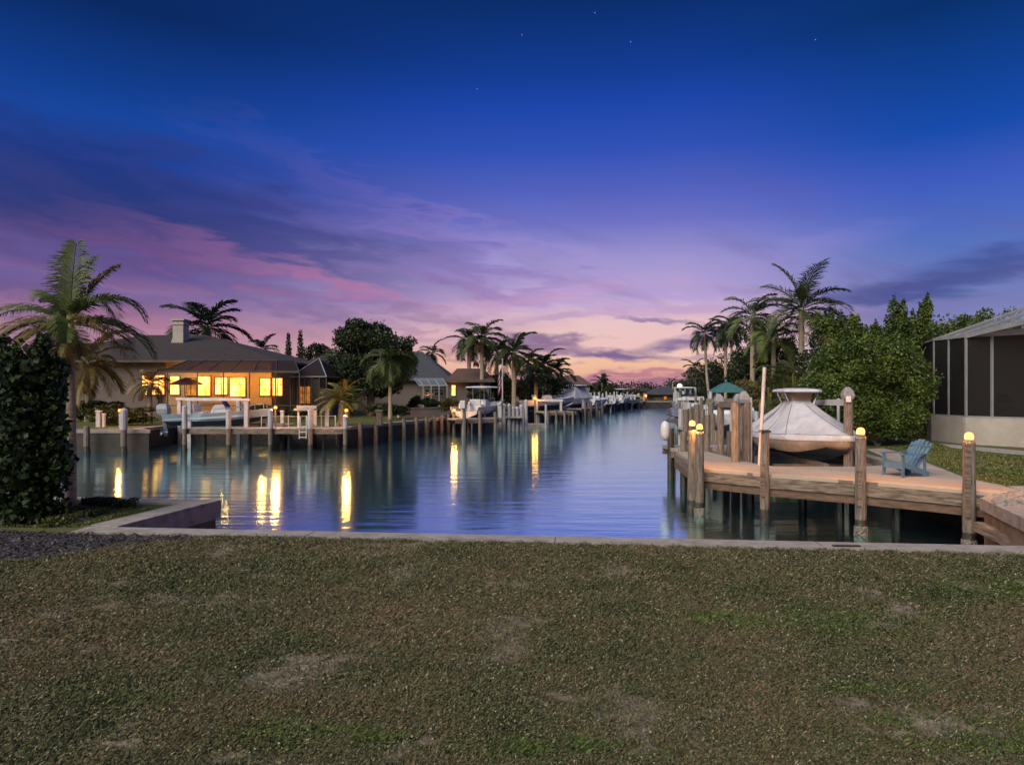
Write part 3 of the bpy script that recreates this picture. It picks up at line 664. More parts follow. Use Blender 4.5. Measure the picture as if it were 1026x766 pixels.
# its lift
yl=17.35
lift('weathered pole lift carrying the shrouded boat',[(xa(737,17.5),17.5),(xa(748,17.9),17.9),(xa(850,17.3),17.3,za(396,17.3)),(xa(845,23.0),23.0),(xa(742,23.0),23.0)],za(403,17.4),[(2,3)],None,postm='wood',r=.115,motors=((xa(849,17.3),17.3,za(400,17.3)),(xa(745,17.9),17.9,za(404,17.9))))
lf=[o for o in bpy.data.objects if o.get('label','').startswith('weathered pole lift')][0]
mb=MB(); mb.bar((7.0,18.3,-.18),(10.1,18.3,-.18),.12,.16); mb.bar((7.0,22.3,-.18),(10.1,22.3,-.18),.12,.16); obj('cradle_beam',mb,M['wood_brown'],lf)
mb=MB(); mb.bar((8.1,17.6,-.08),(8.4,23,-.08),.14,.12); mb.bar((9.2,17.6,-.08),(9.4,23,-.08),.14,.12); obj('bunk',mb,M['wood'],lf)
mb=MB(); a=at(722,405,20.5); b_=at(745,405,17.9); mb.bar(a,b_,.1,.16); obj('side_beam',mb,M['wood'],lf)
mb=MB(); mb.bar(at(816,403,23),at(850,403,17.5),.12,.17); obj('cross_beam',mb,M['white'],lf)
# guide poles
def pole(label,a,b_,r,mm='white_pvc',group='white guide poles by the covered boat'):
    mb=MB(); mb.tube([a,b_],[r,r],10); mb.lathe(b_,[(r*1.0,0),(r*1.08,.0),(r*.9,.03)],10); o=obj('guide_pole',mb,M[mm],loc=Vector(a)); return tag(o,label,'pole',group)
pole('tall leaning white guide pole at the left of the covered boat',Vector((xa(760.5,16.75),16.75,-.1)),at(766,369,17.0),.045)
pole('short white pole behind the tall leaning guide pole',Vector((xa(752,18.8),18.8,WZ-.3)),at(752,399,18.8),.05)
pole('slim white pole between the cover and the right lift motor',Vector((xa(840,22.5),22.5,WZ-.3)),at(840,400,22.5),.05)

# ------------------------------------------------------------------ houses
def hip_roof(t,x0,x1,y0,y1,z,rx0,rx1,ry,rz,m,th=.14,name='roof'):
    mb=MB(); mb.add([(x0,y0,z),(x1,y0,z),(x1,y1,z),(x0,y1,z),(rx0,ry,rz),(rx1,ry,rz)],[(0,1,5,4),(1,2,5),(2,3,4,5),(3,0,4),(3,2,1,0)])
    r_=obj(name,mb,M[m],t); mb=MB()
    for a,b_ in (((x0,y0),(x1,y0)),((x1,y0),(x1,y1)),((x0,y1),(x0,y0))): mb.bar((*a,z-th/2-.003),(*b_,z-th/2-.003),.06,th)
    obj('eave_board',mb,M['soffit'],r_); return r_
def window(t,px0,px1,py0,py1,Y,m='win',frame='frame_bronze',mull=1,d=.06):
    a=at(px0,py1,Y); b_=at(px1,py0,Y); x0,x1,z0,z1=a.x,b_.x,a.z,b_.z; w=.05
    mb=MB(); mb.box(x0,x1,Y-d+.012,Y-d+.02,z0,z1); p=obj('window',mb,M[m],t)
    mb=MB(); mb.box(x0-w,x1+w,Y-d-.02,Y+.02,z1,z1+w); mb.box(x0-w,x1+w,Y-d-.02,Y+.02,z0-w,z0); mb.box(x0-w,x0,Y-d-.02,Y+.02,z0,z1); mb.box(x1,x1+w,Y-d-.02,Y+.02,z0,z1)
    for k in range(mull): x=x0+(x1-x0)*(k+1)/(mull+1); mb.box(x-.02,x+.02,Y-d-.014,Y-d+.01,z0,z1)
    mb.box(x0,x1,Y-d-.01,Y-d+.008,z0+(z1-z0)*.62,z0+(z1-z0)*.62+.03)
    obj('window_frame',mb,M[frame],p); return p
YH=46.0
hA=thing('house','low tiled house with glowing windows and chimney behind the blue boat','house',(-25,54,0))
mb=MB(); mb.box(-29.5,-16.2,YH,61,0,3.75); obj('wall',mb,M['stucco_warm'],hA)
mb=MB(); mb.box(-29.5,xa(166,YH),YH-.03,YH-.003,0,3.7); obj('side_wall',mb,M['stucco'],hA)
rA=hip_roof(hA,-34,-15.6,YH-.7,62,3.85,-29.2,-24.2,54,6.2,'roof')
mb=MB(); c0=at(173,352,51); c1=at(183.5,321,51); mb.box(c0.x,c1.x,51,51.9,3.9,c1.z); mb.box(c0.x-.06,c1.x+.06,50.94,51.96,c1.z-.3,c1.z-.2); mb.box(c0.x-.1,c1.x+.1,50.9,52,c1.z+.003,c1.z+.12)
mb.add([(c0.x,51,4.2),(c0.x-.5,51,4.2),(c0.x,51,5.8),(c0.x,51.8,4.2),(c0.x-.5,51.8,4.2),(c0.x,51.8,5.8)],[(0,2,1),(3,4,5),(1,2,5,4)]); obj('chimney',mb,M['stucco_white'],rA)
for a in ((143,165,376,395,'win',3),(171,180,377,395,'win',0),(186,197,379,396,'win_dim',1),(199,211,377,396,'win',0),(216,228,378,395,'win',1),(231,246,378,397,'win',0),(261,271,379,396,'win',0),(273.5,283,379,396,'win',1)):
    window(hA,a[0],a[1],a[2],a[3],YH-.03 if a[0]<166 else YH,a[4],mull=a[5])
# lanai cage along the lit wall
cg=thing('screen_enclosure','dark mesh roofed lanai along the glowing wall of the left house','screen enclosure',(-20,44,0))
x0,x1=xa(160,42.5),xa(300,42.5); zf,zb=3.0,3.82
mb=MB(); mb.add([(x0,42.5,zf),(x1,42.5,zf),(x1-1.2,45.27,zb),(x0+.5,45.27,zb)],[(0,1,2,3)]); obj('mesh_roof',mb,M['cage_roof'],cg)
mb=MB(); mb.bar((x0,42.5,zf),(x1,42.5,zf),.08,.12)
for k in range(7): x=x0+(x1-x0)*k/6; mb.bar((x,42.5,zf+.02),(x+.5-1.7*k/6,45.27,zb+.02),.05,.05)
obj('roof_frame',mb,M['frame_bronze'],cg)
for px in (168,198,224,250,276,300):
    x=xa(px,42.5); mb=MB(); mb.box(x-.03,x+.03,42.47,42.53,0,zf-.06); obj('post',mb,M['frame_bronze'],cg)
mb=MB(); mb.bar((x0,42.5,.9),(x1,42.5,.9),.04,.05); obj('chair_rail',mb,M['frame_bronze'],cg)
for x,e in ((xa(190,44.5),26),(xa(225,44.5),32),(xa(262,44.5),22)):
    ld=bpy.data.lights.new('lanai_light','POINT'); ld.energy=e*6.5; ld.color=(1,.44,.10); ld.shadow_soft_size=.2
    lo=bpy.data.objects.new('lanai_light',ld); COL.objects.link(lo); lo.location=Vector((x,44.6,2.5))-wloc(cg); lo.parent=cg
# right pool cage
cg2=thing('screen_enclosure','dark pool cage with pitched mesh roof left of the big round tree','screen enclosure',(-12.5,46,0))
xl,xr=xa(291,44),xa(327,44); mb=MB(); mb.add([(xl,44,2.7),(xr,44,2.7),(xr,50,2.7),(xl,50,2.7),(xl+1.0,47,4.0),(xr-1.3,47,4.0)],[(0,1,5,4),(1,2,5),(2,3,4,5),(3,0,4)]); obj('mesh_roof',mb,M['cage_roof'],cg2)
mb=MB(); c4=[Vector(p) for p in ((xl,44,2.7),(xr,44,2.7),(xr,50,2.7),(xl,50,2.7),(xl+1,47,4.0),(xr-1.3,47,4.0))]
for i,j in ((0,1),(1,2),(2,3),(3,0),(0,4),(1,5),(2,5),(3,4),(4,5)): mb.bar(c4[i]+Vector((0,0,.03)),c4[j]+Vector((0,0,.03)),.06,.06)
obj('roof_frame',mb,M['grey'],cg2)
for k in range(6): x=xl+(xr-xl)*k/5; mb=MB(); mb.box(x-.03,x+.03,43.97,44.03,0,2.66); obj('post',mb,M['frame_bronze'],cg2)
mb=MB(); mb.add([(xl,44.05,0),(xr,44.05,0),(xr,44.05,2.6),(xl,44.05,2.6)],[(0,1,2,3)]); obj('mesh_wall',mb,M['cage_thin'],cg2)
hA2=thing('house','small glowing house wing inside the dark pool cage','house',(-13,52,0)); mb=MB(); mb.box(xa(286,51),xa(333,51),51,57,0,3.2); obj('wall',mb,M['stucco'],hA2); hip_roof(hA2,xa(283,51),xa(336,51),50.5,57.5,3.25,-15,-13.5,54,4.6,'roof')
window(hA2,300,311,387,404,51,'win_dim',mull=2); window(hA2,290,294,381,397,51,'win_dim',mull=0)
ld=bpy.data.lights.new('porch_light','POINT'); ld.energy=14; ld.color=(1,.5,.15); ld.shadow_soft_size=.1; lo=bpy.data.objects.new('porch_light',ld); COL.objects.link(lo); lo.location=Vector((xa(291,50.3),50.3,2.2))-wloc(hA2); lo.parent=hA2
# patio umbrella and table
u=thing('patio_umbrella','dark plum patio umbrella open on the lit lanai','umbrella',(xa(187,44.0),44.0,0)); ub=wloc(u)
mb=MB(); mb.tube([ub,ub+Vector((0,0,2.6))],.025,6); mb.lathe(ub,[(.25,0),(.25,.06),(.05,.1)],10); obj('pole',mb,M['grey'],u)
mb=MB(); mb.lathe(ub,[(1.0,2.2),(1.02,2.28),(.5,2.52),(.05,2.66)],8); obj('canopy',mb,M['umbrella'],u)
u=thing('patio_table','round patio table under the lanai beside the umbrella','table',(xa(214,44),44,0)); ub=wloc(u)
mb=MB(); mb.lathe(ub,[(.7,.98),(.72,1.0),(.7,1.03)],14); obj('table_top',mb,M['frame_bronze'],u); mb=MB(); mb.tube([ub,ub+Vector((0,0,.98))],.04,8); mb.lathe(ub,[(.3,0),(.3,.04),(.05,.08)],10); obj('pedestal',mb,M['frame_bronze'],u)

# house B (blue grey roof), C (low, lit door), D, E, far ones
hB=thing('house','house with blue grey roof and white porch frame right of the big tree','house',(-7,66,0))
mb=MB(); mb.box(-14,xa(448,62),62,72,0,2.7); obj('wall',mb,M['stucco'],hB); hip_roof(hB,-15,xa(452,61.4),61.4,73,2.85,-11,xa(423,67),67,za(352,67),'roof_blue')
mb=MB()
for px in (424,432,440,448): 
    mb.bar(at(px,386,59),at(px-5,379,61),.10,.06); x=xa(px,59); mb.box(x-.05,x+.05,58.95,59.05,0,za(386,59))
mb.bar(at(420,386,59),at(449,386,59),.08,.10); obj('porch_frame',mb,M['frame_white'],hB)
mb=MB(); mb.add([at(419,386,59.02),at(449,386,59.02),at(444,378.5,61),at(414,378.5,61)],[(0,1,2,3)]); obj('porch_roof',mb,M['cage_roof_grey'],hB)
window(hB,426,444,390,396,62,'glass',frame='frame_white',mull=3)
hC=thing('house','low dark grey house with a lit doorway behind the flag pole','house',(-4,58,0))
mb=MB(); mb.box(xa(449,56),xa(490,56),56,64,0,2.7); obj('wall',mb,M['stucco'],hC); hip_roof(hC,xa(446,55.5),xa(496,55.5),55.5,65,za(381,55.5),xa(458,60),xa(484,60),60,za(369,60),'roof_red')
window(hC,452.8,456.2,386,396,56,'win',frame='frame_white',mull=0)
mb=MB(); mb.box(xa(470,56),xa(484,56),55.95,55.98,.1,2.3); obj('garage_door',mb,M['gel_dark'],hC)
ld=bpy.data.lights.new('porch_light','POINT'); ld.energy=10; ld.color=(1,.5,.15); ld.shadow_soft_size=.1; lo=bpy.data.objects.new('porch_light',ld); COL.objects.link(lo); lo.location=Vector((xa(454,55.3),55.3,2.2))-wloc(hC); lo.parent=hC
hD=thing('house','two storey pale house with clay roof beyond the palm clump','house',(7,98,0))
mb=MB(); mb.box(xa(560,95),xa(591,95),95,104,0,za(385.2,95)); obj('wall',mb,M['stucco_white'],hD); hip_roof(hD,xa(556,94.4),xa(594,94.4),94.4,105,za(385,94.4),xa(566,99),xa(580,99),99,za(376,99),'roof_red')
window(hD,581,585,386.5,389.5,95,'glass',frame='frame_white',mull=0); window(hD,572,576,386.5,389.5,95,'glass',frame='frame_white',mull=0)
hE=thing('house','grey gabled house half hidden by trees at the far right end of the canal','house',(23,120,0))
mb=MB(); mb.box(xa(657,120),xa(676,120),120,128,0,za(395,120)); obj('wall',mb,M['stucco'],hE); hip_roof(hE,xa(654,119.2),xa(679,119.2),119.2,129,za(394.5,119.2),xa(662,124),xa(671,124),124,za(387,124),'roof_blue')
window(hE,665,668,397,400,120,'win_dim',mull=0)
hF=thing('house','small house with a lit warm window left of the far grey gabled house','house',(21,136,0))
mb=MB(); mb.box(xa(641,136),xa(653,136),136,143,0,za(394,136)); obj('wall',mb,M['stucco_warm'],hF); hip_roof(hF,xa(639,135.3),xa(655,135.3),135.3,144,za(393.6,135.3),xa(644,139),xa(650,139),139,za(388.5,139),'roof')
window(hF,646,651,394.4,397.5,136,'win',mull=0)

# ------------------------------------------------------------------ right pool cage (near)
pc=thing('screen_enclosure','tall screened porch with white frame on a stucco wall at right','screen enclosure',(17,24,0))
Lp=gp(936,441); Cp=gp(968,444.6); Rp=Vector((18.4,20.4,0)); far=Vector((17.6,30,0))
Lp.z=Cp.z=0; E1=Vector((26,22.5,0)); E2=Vector((26,33,0))
ZT=za(340,Lp.y); ZB=.93
seg=[(Lp,Cp),(Cp,Rp)]
mb=MB()
base=[Lp,Cp,Rp]
def wallstrip(mb,a,b_,z0,z1,th):
    d=(b_-a).normalized(); n=Vector((d.y,-d.x,0))*th/2; mb.prism([a-n,b_-n,b_+n,a+n],z0,z1)
for a,b_ in seg: wallstrip(mb,a,b_,-.02,ZB,.18)
wallstrip(mb,far,Lp,-.02,ZB,.18); obj('base_wall',mb,M['stucco_white'],pc)
mb=MB()
for a,b_ in seg+[(far,Lp)]: mb.bar(a+Vector((0,0,ZB+.03)),b_+Vector((0,0,ZB+.03)),.10,.05)
obj('sill',mb,M['frame_white'],pc)
def post(p,w=.05,mm='frame_white',z1=ZT): mb=MB(); mb.box(p.x-w/2,p.x+w/2,p.y-w/2,p.y+w/2,ZB+.06,z1); obj('post',mb,M[mm],pc)
post(Lp,.06); post(Cp,.07); post(Lp.lerp(Cp,.48),.06,'grey')
for k,px in enumerate((994,)):
    s=(px-513)/F; den=(Rp.x-Cp.x)-s*(Rp.y-Cp.y); kk=(s*Cp.y-Cp.x)/den; post(Cp.lerp(Rp,kk),.07,'grey')
post(Rp,.09); post(far,.09)
mb=MB()
up=Vector((0,0,ZT)); 
mb.bar(Lp+up,Cp+up,.09,.10); mb.bar(Cp+up-Vector((0,0,.02)),Rp+up-Vector((0,0,.02)),.05,.08); mb.bar(far+up,Lp+up,.08,.08)
A1=at(1045,302,21.8); 
RB=at(1045,318,21.0)
mb.bar(Cp+up,RB,.08,.16); mb.bar(Lp+up,A1,.06,.07); mb.bar(Lp.lerp(Cp,.5)+up,at(1045,309,21.5),.06,.06)
obj('roof_frame',mb,M['frame_white'],pc)
mb=MB(); mb.add([Lp+up,Cp+up,RB,A1],[(0,1,2,3)]); mb.add([Cp+up,Rp+up,Vector((Rp.x,Rp.y,RB.z)),RB],[(0,1,2,3)]); obj('roof_mesh',mb,M['cage_roof_grey'],pc)
mb=MB()
for a,b_ in seg+[(far,Lp)]: mb.add([a+Vector((0,0,ZB+.05)),b_+Vector((0,0,ZB+.05)),b_+up,a+up],[(0,1,2,3)])
obj('screen_panel',mb,M['cage_dark'],pc)
mb=MB(); wallstrip(mb,Vector((19.4,32,0)),Vector((22.5,20.5,0)),0,ZT+.6,.2); obj('inner_wall',mb,M['soffit'],pc)
pt=thing('planter_pot','square grey planter standing inside the screened porch','planter',gp(1000,444)+Vector((.9,1.0,0)))
pb=wloc(pt); pz=ZB+.02
mb=MB(); mb.loft([[(pb.x+dx*s,pb.y+dy*s,z) for dx,dy in ((-.3,-.3),(.3,-.3),(.3,.3),(-.3,.3))] for s,z in ((.78,.3),(1.0,1.25),(1.1,1.25),(1.1,1.4),(.95,1.4),(.9,1.3))],cap=True); obj('pot',mb,M['grey'],pt)
V,Fq=leaves([(pb.x,pb.y,1.55,.25,.25,.2)],120,.12,seed=4); np_mesh('plant',V,Fq,M['leaf_dark'],pt)

# ------------------------------------------------------------------ left docks
dk=thing('dock','long low dock in front of the pale blue boat','dock',(-13,33,0))
x0,x1=xa(182,32.3),-8.0; mb=MB(); mb.box(x0,x1,32.3,33.75,-.04,.046); obj('deck',mb,M['deck_far'],dk)
mb=MB(); mb.box(x0,x1,32.24,32.298,-.20,.046); obj('fascia',mb,M['wood_h'],dk)
mb=MB(); mb.box(x1-.9,x1,33.75,34.4,-.04,.044); mb.box(-12.2,-11.4,33.75,34.3,-.04,.042); obj('gangway',mb,M['deck_far'],dk)
Yf=32.15
for px,top in ((185,408),(229,412),(271,412),(311,412),(346,418)):
    o_=pile(dk,(xa(px,Yf),Yf),za(top,Yf),.105,'wood'); x=xa(px,Yf)
    mb=MB(); mb.tube([(x,Yf,.05),(x,Yf,za(top,Yf)+.01)],[.125,.12],10); mb.lathe((x,Yf,za(top,Yf)+.012),[(.13,0),(.12,.05),(.02,.10)],10); obj('sleeve',mb,M['white_pvc'],o_)
for px in (205,250,290,325): x=xa(px,33.5); mb=MB(); mb.tube([(x,33.5,WZ-.4),(x,33.5,-.05)],.1,8); obj('under_piling',mb,M['wood_wet'],dk)
for px,top,w in ((99,412,.2),(104,415,.12),(316,411,.16),(283,412,.16),(328,411,.2)):
    Yp=34.6; x=xa(px,Yp); t=thing('post',None,'post',(x,Yp,0),'white posts along the left dock')
    t['label']={99:'wide white post on the lawn left of the leftmost dock lamp',104:'narrow white post beside the wide one near the leftmost lamp',316:'slim white post behind the cleaning table',283:'slim white post right of the lamp by the boat bow',328:'white post just left of the small gold palm'}[px]
    mb=MB(); mb.box(x-w/2,x+w/2,Yp-w/2,Yp+w/2,-.05,za(top,Yp)); obj('shaft',mb,M['white_pvc'],t); mb=MB(); zt=za(top,Yp); mb.box(x-w*.62,x+w*.62,Yp-w*.62,Yp+w*.62,zt+.002,zt+.05); obj('post_cap',mb,M['white'],t)
for px,top,lb in ((124,411,'thick white topped piling beside the leftmost dock lamp'),(87,427,'short piling against the far seawall right of the near palm trunk')):
    Yq=31.3; pt_=thing('mooring_piling',lb,'piling',(xa(px,Yq),Yq,WZ)); pile(pt_,(xa(px,Yq),Yq),za(top,Yq),.13,name='shaft')
    if px==124: mb=MB(); x=xa(px,Yq); mb.tube([(x,Yq,.05),(x,Yq,za(top,Yq)+.01)],[.155,.15],10); mb.lathe((x,Yq,za(top,Yq)+.012),[(.16,0),(.12,.05),(.02,.10)],10); obj('sleeve',mb,M['white_pvc'],pt_)
# stakes with rope rail
rl=thing('rope_rail','thin rail on slim stakes behind the left dock','railing',(-11,34.3,0)); mb=MB()
for px in (262,289,300,322,336): x=xa(px,33.9); m2=MB(); m2.tube([(x,33.9,.0),(x,33.9,.62)],.025,6); obj('stake',m2,M['white_pvc'],rl)
mb.tube([(xa(262,33.9),33.9,.58),(xa(289,33.9),33.9,.56),(xa(336,33.9),33.9,.58)],.012,5); obj('rail',mb,M['white_pvc'],rl)
# ladder
ld_=thing('ladder','white swim ladder hooked on the left dock edge','ladder',(xa(303,32.1),32.1,0)); mb=MB()
xa1,xa2=xa(300,32.1),xa(307,32.1)
for x in (xa1,xa2): m2=MB(); m2.tube([(x,32.3,.2),(x,32.25,.62),(x,32.12,.66),(x,32.08,.5),(x,32.08,-.42)],.022,6); obj('rail',m2,M['white'],ld_)
for z in (.15,-.1,-.35): m2=MB(); m2.tube([(xa1,32.08,z),(xa2,32.08,z)],.02,6); obj('rung',m2,M['white'],ld_)
# cleaning table
ct=thing('fish_cleaning_table','grey fish cleaning table standing on the left dock','table',(xa(306,33.2),33.2,.03)); mb=MB(); a,b_=xa(296,33.2),xa(316,33.2)
mb.box(a,b_,32.95,33.45,.88,.98); mb.box(a,b_,33.4,33.45,.98,1.12); obj('table_top',mb,M['grey'],ct)
for x in (a+.15,b_-.15): m2=MB(); m2.box(x-.04,x+.04,33.15,33.25,.03,.878); obj('leg',m2,M['white_pvc'],ct)
# lamps on left
def plamp(label,px,py,Y,energy=20,ground=0,r=.075,mm='white_pvc',glow='lamp_far'):
    p=at(px,py,Y); return lamp(label,p,r,glow,energy)
p=plamp('leftmost dock lamp burning beside a thick white piling',120,411,33.8,22)
lp=thing('lamp_post','thin white lamp post below the leftmost dock lamp','lamp post',(xa(120,33.8),33.8,0)); mb=MB(); mb.tube([(xa(120,33.8),33.8,.0),(xa(120,33.8),33.8,za(411,33.8)-.078)],.04,8); obj('shaft',mb,M['white_pvc'],lp)
plamp('dock lamp glowing at the bow of the pale blue boat',276,408,32.4,26); mb=MB(); lp=thing('lamp_post','thin white post carrying the lamp at the blue boat bow','lamp post',(xa(276,32.4),32.4,0)); mb.tube([(xa(276,32.4),32.4,0),(xa(276,32.4),32.4,za(408,32.4)-.078)],.04,8); obj('shaft',mb,M['white_pvc'],lp)
plamp('dock lamp lighting the small gold palm',347,411,Yf,26); 
lp=thing('lamp_post','teal tinted short post under the lamp by the gold palm','lamp post',(xa(347,Yf),Yf+.02,0)); mb=MB(); mb.tube([(xa(347,Yf),Yf,za(418,Yf)+.002),(xa(347,Yf),Yf,za(411,Yf)-.078)],.05,8); obj('shaft',mb,M['grey'],lp)
plamp('lamp glowing on the far lawn edge left of the white boat',455,411,44,14,r=.10)
lp=thing('lamp_post','short post under the lamp left of the white boat','lamp post',(xa(455,44),44,0)); mb=MB(); mb.tube([(xa(455,44),44,0),(xa(455,44),44,za(411,44)-.1)],.06,8); obj('shaft',mb,M['wood'],lp)
plamp('distant lamp among palms beyond the white pilings',536,399,58,12,r=.13)
lp=thing('lamp_post','slim post under the distant lamp among palms','lamp post',(xa(536,58),58,0)); mb=MB(); mb.tube([(xa(536,58),58,WZ-.2),(xa(536,58),58,za(399,58)-.12)],.06,8); obj('shaft',mb,M['wood'],lp)
# yellowish bollard and low wall on lawn
bl=thing('bollard','yellow lit wooden bollard on the lawn left of the slim palm','bollard',(xa(380,36.5),36.5,0)); x=xa(380,36.5); mb=MB(); mb.box(x-.14,x+.14,36.36,36.64,0,za(412,36.5)); obj('shaft',mb,M['wood'],bl); mb=MB(); z=za(412,36.5); mb.box(x-.2,x+.2,36.3,36.7,z+.002,z+.08); obj('cap',mb,M['wood'],bl)
lw=thing('garden_wall','low pale garden wall across the lawn behind the slim palm','wall',(xa(425,47),47,0)); mb=MB(); mb.bar((xa(399,46),46,.28),(xa(452,50),50,.28),.2,.56); obj('wall_body',mb,M['stucco_white'],lw); mb=MB(); mb.bar((xa(399,46),46,.60),(xa(452,50),50,.60),.3,.07); obj('coping',mb,M['concrete'],lw)

# ------------------------------------------------------------------ left bank, beyond: docks, lifts, boats
def simple_dock(label,pts,w,posts,postm='wood',z=.048,deckm='deck_far',ptop=.9,pr=.11):
    a,b_=Vector((*pts[0],z)),Vector((*pts[1],z)); t=thing('dock',label,'dock',(a+b_)/2); mb=MB(); mb.bar(a-Vector((0,0,.05)),b_-Vector((0,0,.05)),w,.1); obj('deck',mb,M[deckm],t)
    d=(b_-a).normalized(); n=Vector((d.y,-d.x,0))
    mb=MB(); mb.bar(a-Vector((0,0,.2))+n*(w/2-.03),b_-Vector((0,0,.2))+n*(w/2-.03),.05,.2); mb.bar(a-Vector((0,0,.2))-n*(w/2-.03),b_-Vector((0,0,.2))-n*(w/2-.03),.05,.2); obj('fascia',mb,M['wood_h'],t)
    for k in range(posts):
        for sg in (-1,1):
            q=a.lerp(b_,(k+.5)/posts)+n*sg*(w/2+.1); mb=MB(); tp=ptop*random.uniform(.75,1.1); mb.tube([(q.x,q.y,WZ-.4),(q.x,q.y,tp)],[pr*1.05,pr*.95],8); obj('piling',mb,M[postm],t)
    return t
simple_dock('dock beside the lifted white boat near the flag pole',((xa(452,43.5),43.5),(xa(498,44.5),45.2)),1.3,3,ptop=.5)
bB=boat('white open boat with hard top lifted near the flag pole',6,2.2,.8,'gel_white','cover',True); place(bB,(xa(484,47.5),47.5,-.05),math.radians(68))
lift('lift holding the white hard top boat near the flag pole',[(xa(470,46),46),(xa(501,46),46),(xa(472,50),50),(xa(503,50),50)],za(405,46),[(0,2),(1,3)],(xa(473,46.5),xa(499,46.5),46,50,-.15),w=.2)
# tall white pilings right of it
wp=[(500,405,416),(505,406,419),(510,406,418),(514,409,419),(518,409,418),(522,407,417),(527,402,418)]
dk2=thing('dock','small dock ringed by tall white pilings right of the white boat','dock',(xa(512,48),48,0)); mb=MB(); mb.box(xa(500,48),xa(524,48),47.2,49.4,-.08,.046); obj('deck',mb,M['deck_far'],dk2)
for px,t0,_ in wp:
    Yp=47.0+ (px-500)*.05; x=xa(px,Yp); mb=MB(); mb.tube([(x,Yp,WZ-.4),(x,Yp,za(t0,Yp))],[.14,.13],9); mb.lathe((x,Yp,za(t0,Yp)),[(.15,0),(.13,.05),(.02,.16)],9); obj('piling',mb,M['white_pvc'],dk2)
# birdhouse-like white box on a post
bx=thing('utility_box','white box on a thin post left of the white boat','utility box',(xa(463.5,43.3),43.3,0)); x=xa(463.5,43.3); mb=MB(); mb.tube([(x,43.3,WZ-.3),(x,43.3,za(408,43.3))],.05,7); obj('shaft',mb,M['white_pvc'],bx); mb=MB(); mb.box(x-.16,x+.16,43.14,43.46,za(409,43.3),za(401,43.3)); obj('box',mb,M['white'],bx,bevel=.02)
# floating platform
fd=thing('floating_dock','low grey floating platform beyond the white pilings','dock',(xa(536,52),52,WZ)); mb=MB(); mb.box(xa(522,52),xa(549,52),51.3,53,WZ-.05,WZ+.28); obj('deck',mb,M['concrete'],fd); 
for px in (524,547): x=xa(px,51.2); mb=MB(); mb.tube([(x,51.2,WZ-.4),(x,51.2,.8)],.09,8); obj('piling',mb,M['white_pvc'],fd)
bC=boat('white boat on the lift above the dock right of the distant lamp',5.5,2.1,.8,'gel_white','none',True); place(bC,(xa(548,60),60,.15),math.radians(25))
lift('white lift frame right of the distant lamp',[(xa(538,58.5),58.5),(xa(562,58.5),58.5),(xa(541,62),62),(xa(566,62),62)],za(402,58.5),[(0,1),(2,3)],(xa(542,60),xa(560,60),58.5,62,-.05),w=.2)
simple_dock('raised timber dock under the lift right of the distant lamp',((xa(540,57.5),57.2),(xa(574,57.5),58.4)),1.6,4,postm='wood',ptop=.1)
bD=boat('white boat under a peaked cover near the pale house',6.5,2.4,.9,'gel_white','cover',False); place(bD,(xa(578,70),70,.1),math.radians(60))
lift('lift around the covered boat near the pale house',[(xa(566,68),68),(xa(584,68),68),(xa(572,74),74),(xa(590,74),74)],za(402,68),[(0,2),(1,3)],(xa(570,70),xa(586,70),68,74,-.05),w=.22)
mb=MB(); mb.loft([[(x*s,y*s,z) for x,y in ((-2.8,-1.05),(1.5,-1.15),(3.1,0),(1.5,1.15),(-2.8,1.05))] for s,z in ((1,.85),(.98,1.0),(.5,1.9),(.25,2.2))],cap=True); c_=obj('canvas_cover',mb,M['cover']); c_.parent=bD
simple_dock('dock with short pilings below the pale house',((xa(575,66),66),(xa(598,72),72)),1.5,4,ptop=.7)
far_l=[('boat on a lift right of the pale house',598,82,60,'gel_white','none'),('small white boat moored before the tall fir',612,92,75,'gel_white','none'),('white hard top boat near the boat shelter',622,97,70,'gel_white','white'),('navy boat at the last dock on the left bank',634,103,80,'gel_dark','none')]
for lb,px,Y,rz,hm,tt in far_l:
    b_=boat(lb,6,2.3,.9,hm,tt,False,group='small far boats along the left bank'); place(b_,(xa(px,Y),Y,WZ+.75),math.radians(rz))
k_=0
for px,Y,n_ in ((594,80,3),(606,88,3),(617,95,3),(628,100,3),(642,107,2)):
    ord_=('first','second','third','fourth','last')[k_]; k_+=1
    simple_dock(ord_+' far dock on the left bank counted from the pale house',((xa(px-7,Y),Y+1.5),(xa(px+4,Y),Y)),1.4,n_,postm='white_pvc',ptop=1.5)
sh=thing('boat_shelter','flat roofed boat shelter on posts at the far left bank','boat shelter',(xa(629,106),106,0)); mb=MB(); mb.box(xa(617,104),xa(641,104),104,109,za(397.5,104),za(395.5,104)); obj('roof',mb,M['stucco_white'],sh)
for px in (618,625,633,640): x=xa(px,104.2); mb=MB(); mb.box(x-.12,x+.12,104.1,104.3,WZ-.3,za(397.5,104)); obj('post',mb,M['white_pvc'],sh)
# flag pole
fpz=thing('flag_pole','flag pole with a limp flag before the palms','flag pole',(xa(503.5,50),50,0)); x=xa(503.5,50); mb=MB(); mb.tube([(x,50,0),(x,50,za(361,50))],[.06,.035],8); mb.lathe((x,50,za(361,50)),[(.03,0),(.07,.07),(.02,.14)],8); obj('pole',mb,M['white_pvc'],fpz)
fl=MB(); zt=za(367,50); n=6
for i in range(n):
    xa_,xb_=x-.05-i*.05,x-.05-(i+1)*.05; y_=50+.10*math.sin(i*1.7); y2=50+.10*math.sin((i+1)*1.7); 
    for s in range(7):
        z0=zt-s*.22-i*.12; z1=z0-.22; fl.add([(xa_,y_,z0),(xb_,y2,z0-.12),(xb_,y2,z1-.12),(xa_,y_,z1)],[(0,1,2,3)], 2 if (s<3 and i<3) else (s%2))
obj('flag',fl,[M['flag_red'],M['flag_white'],M['flag_blue']],fpz)

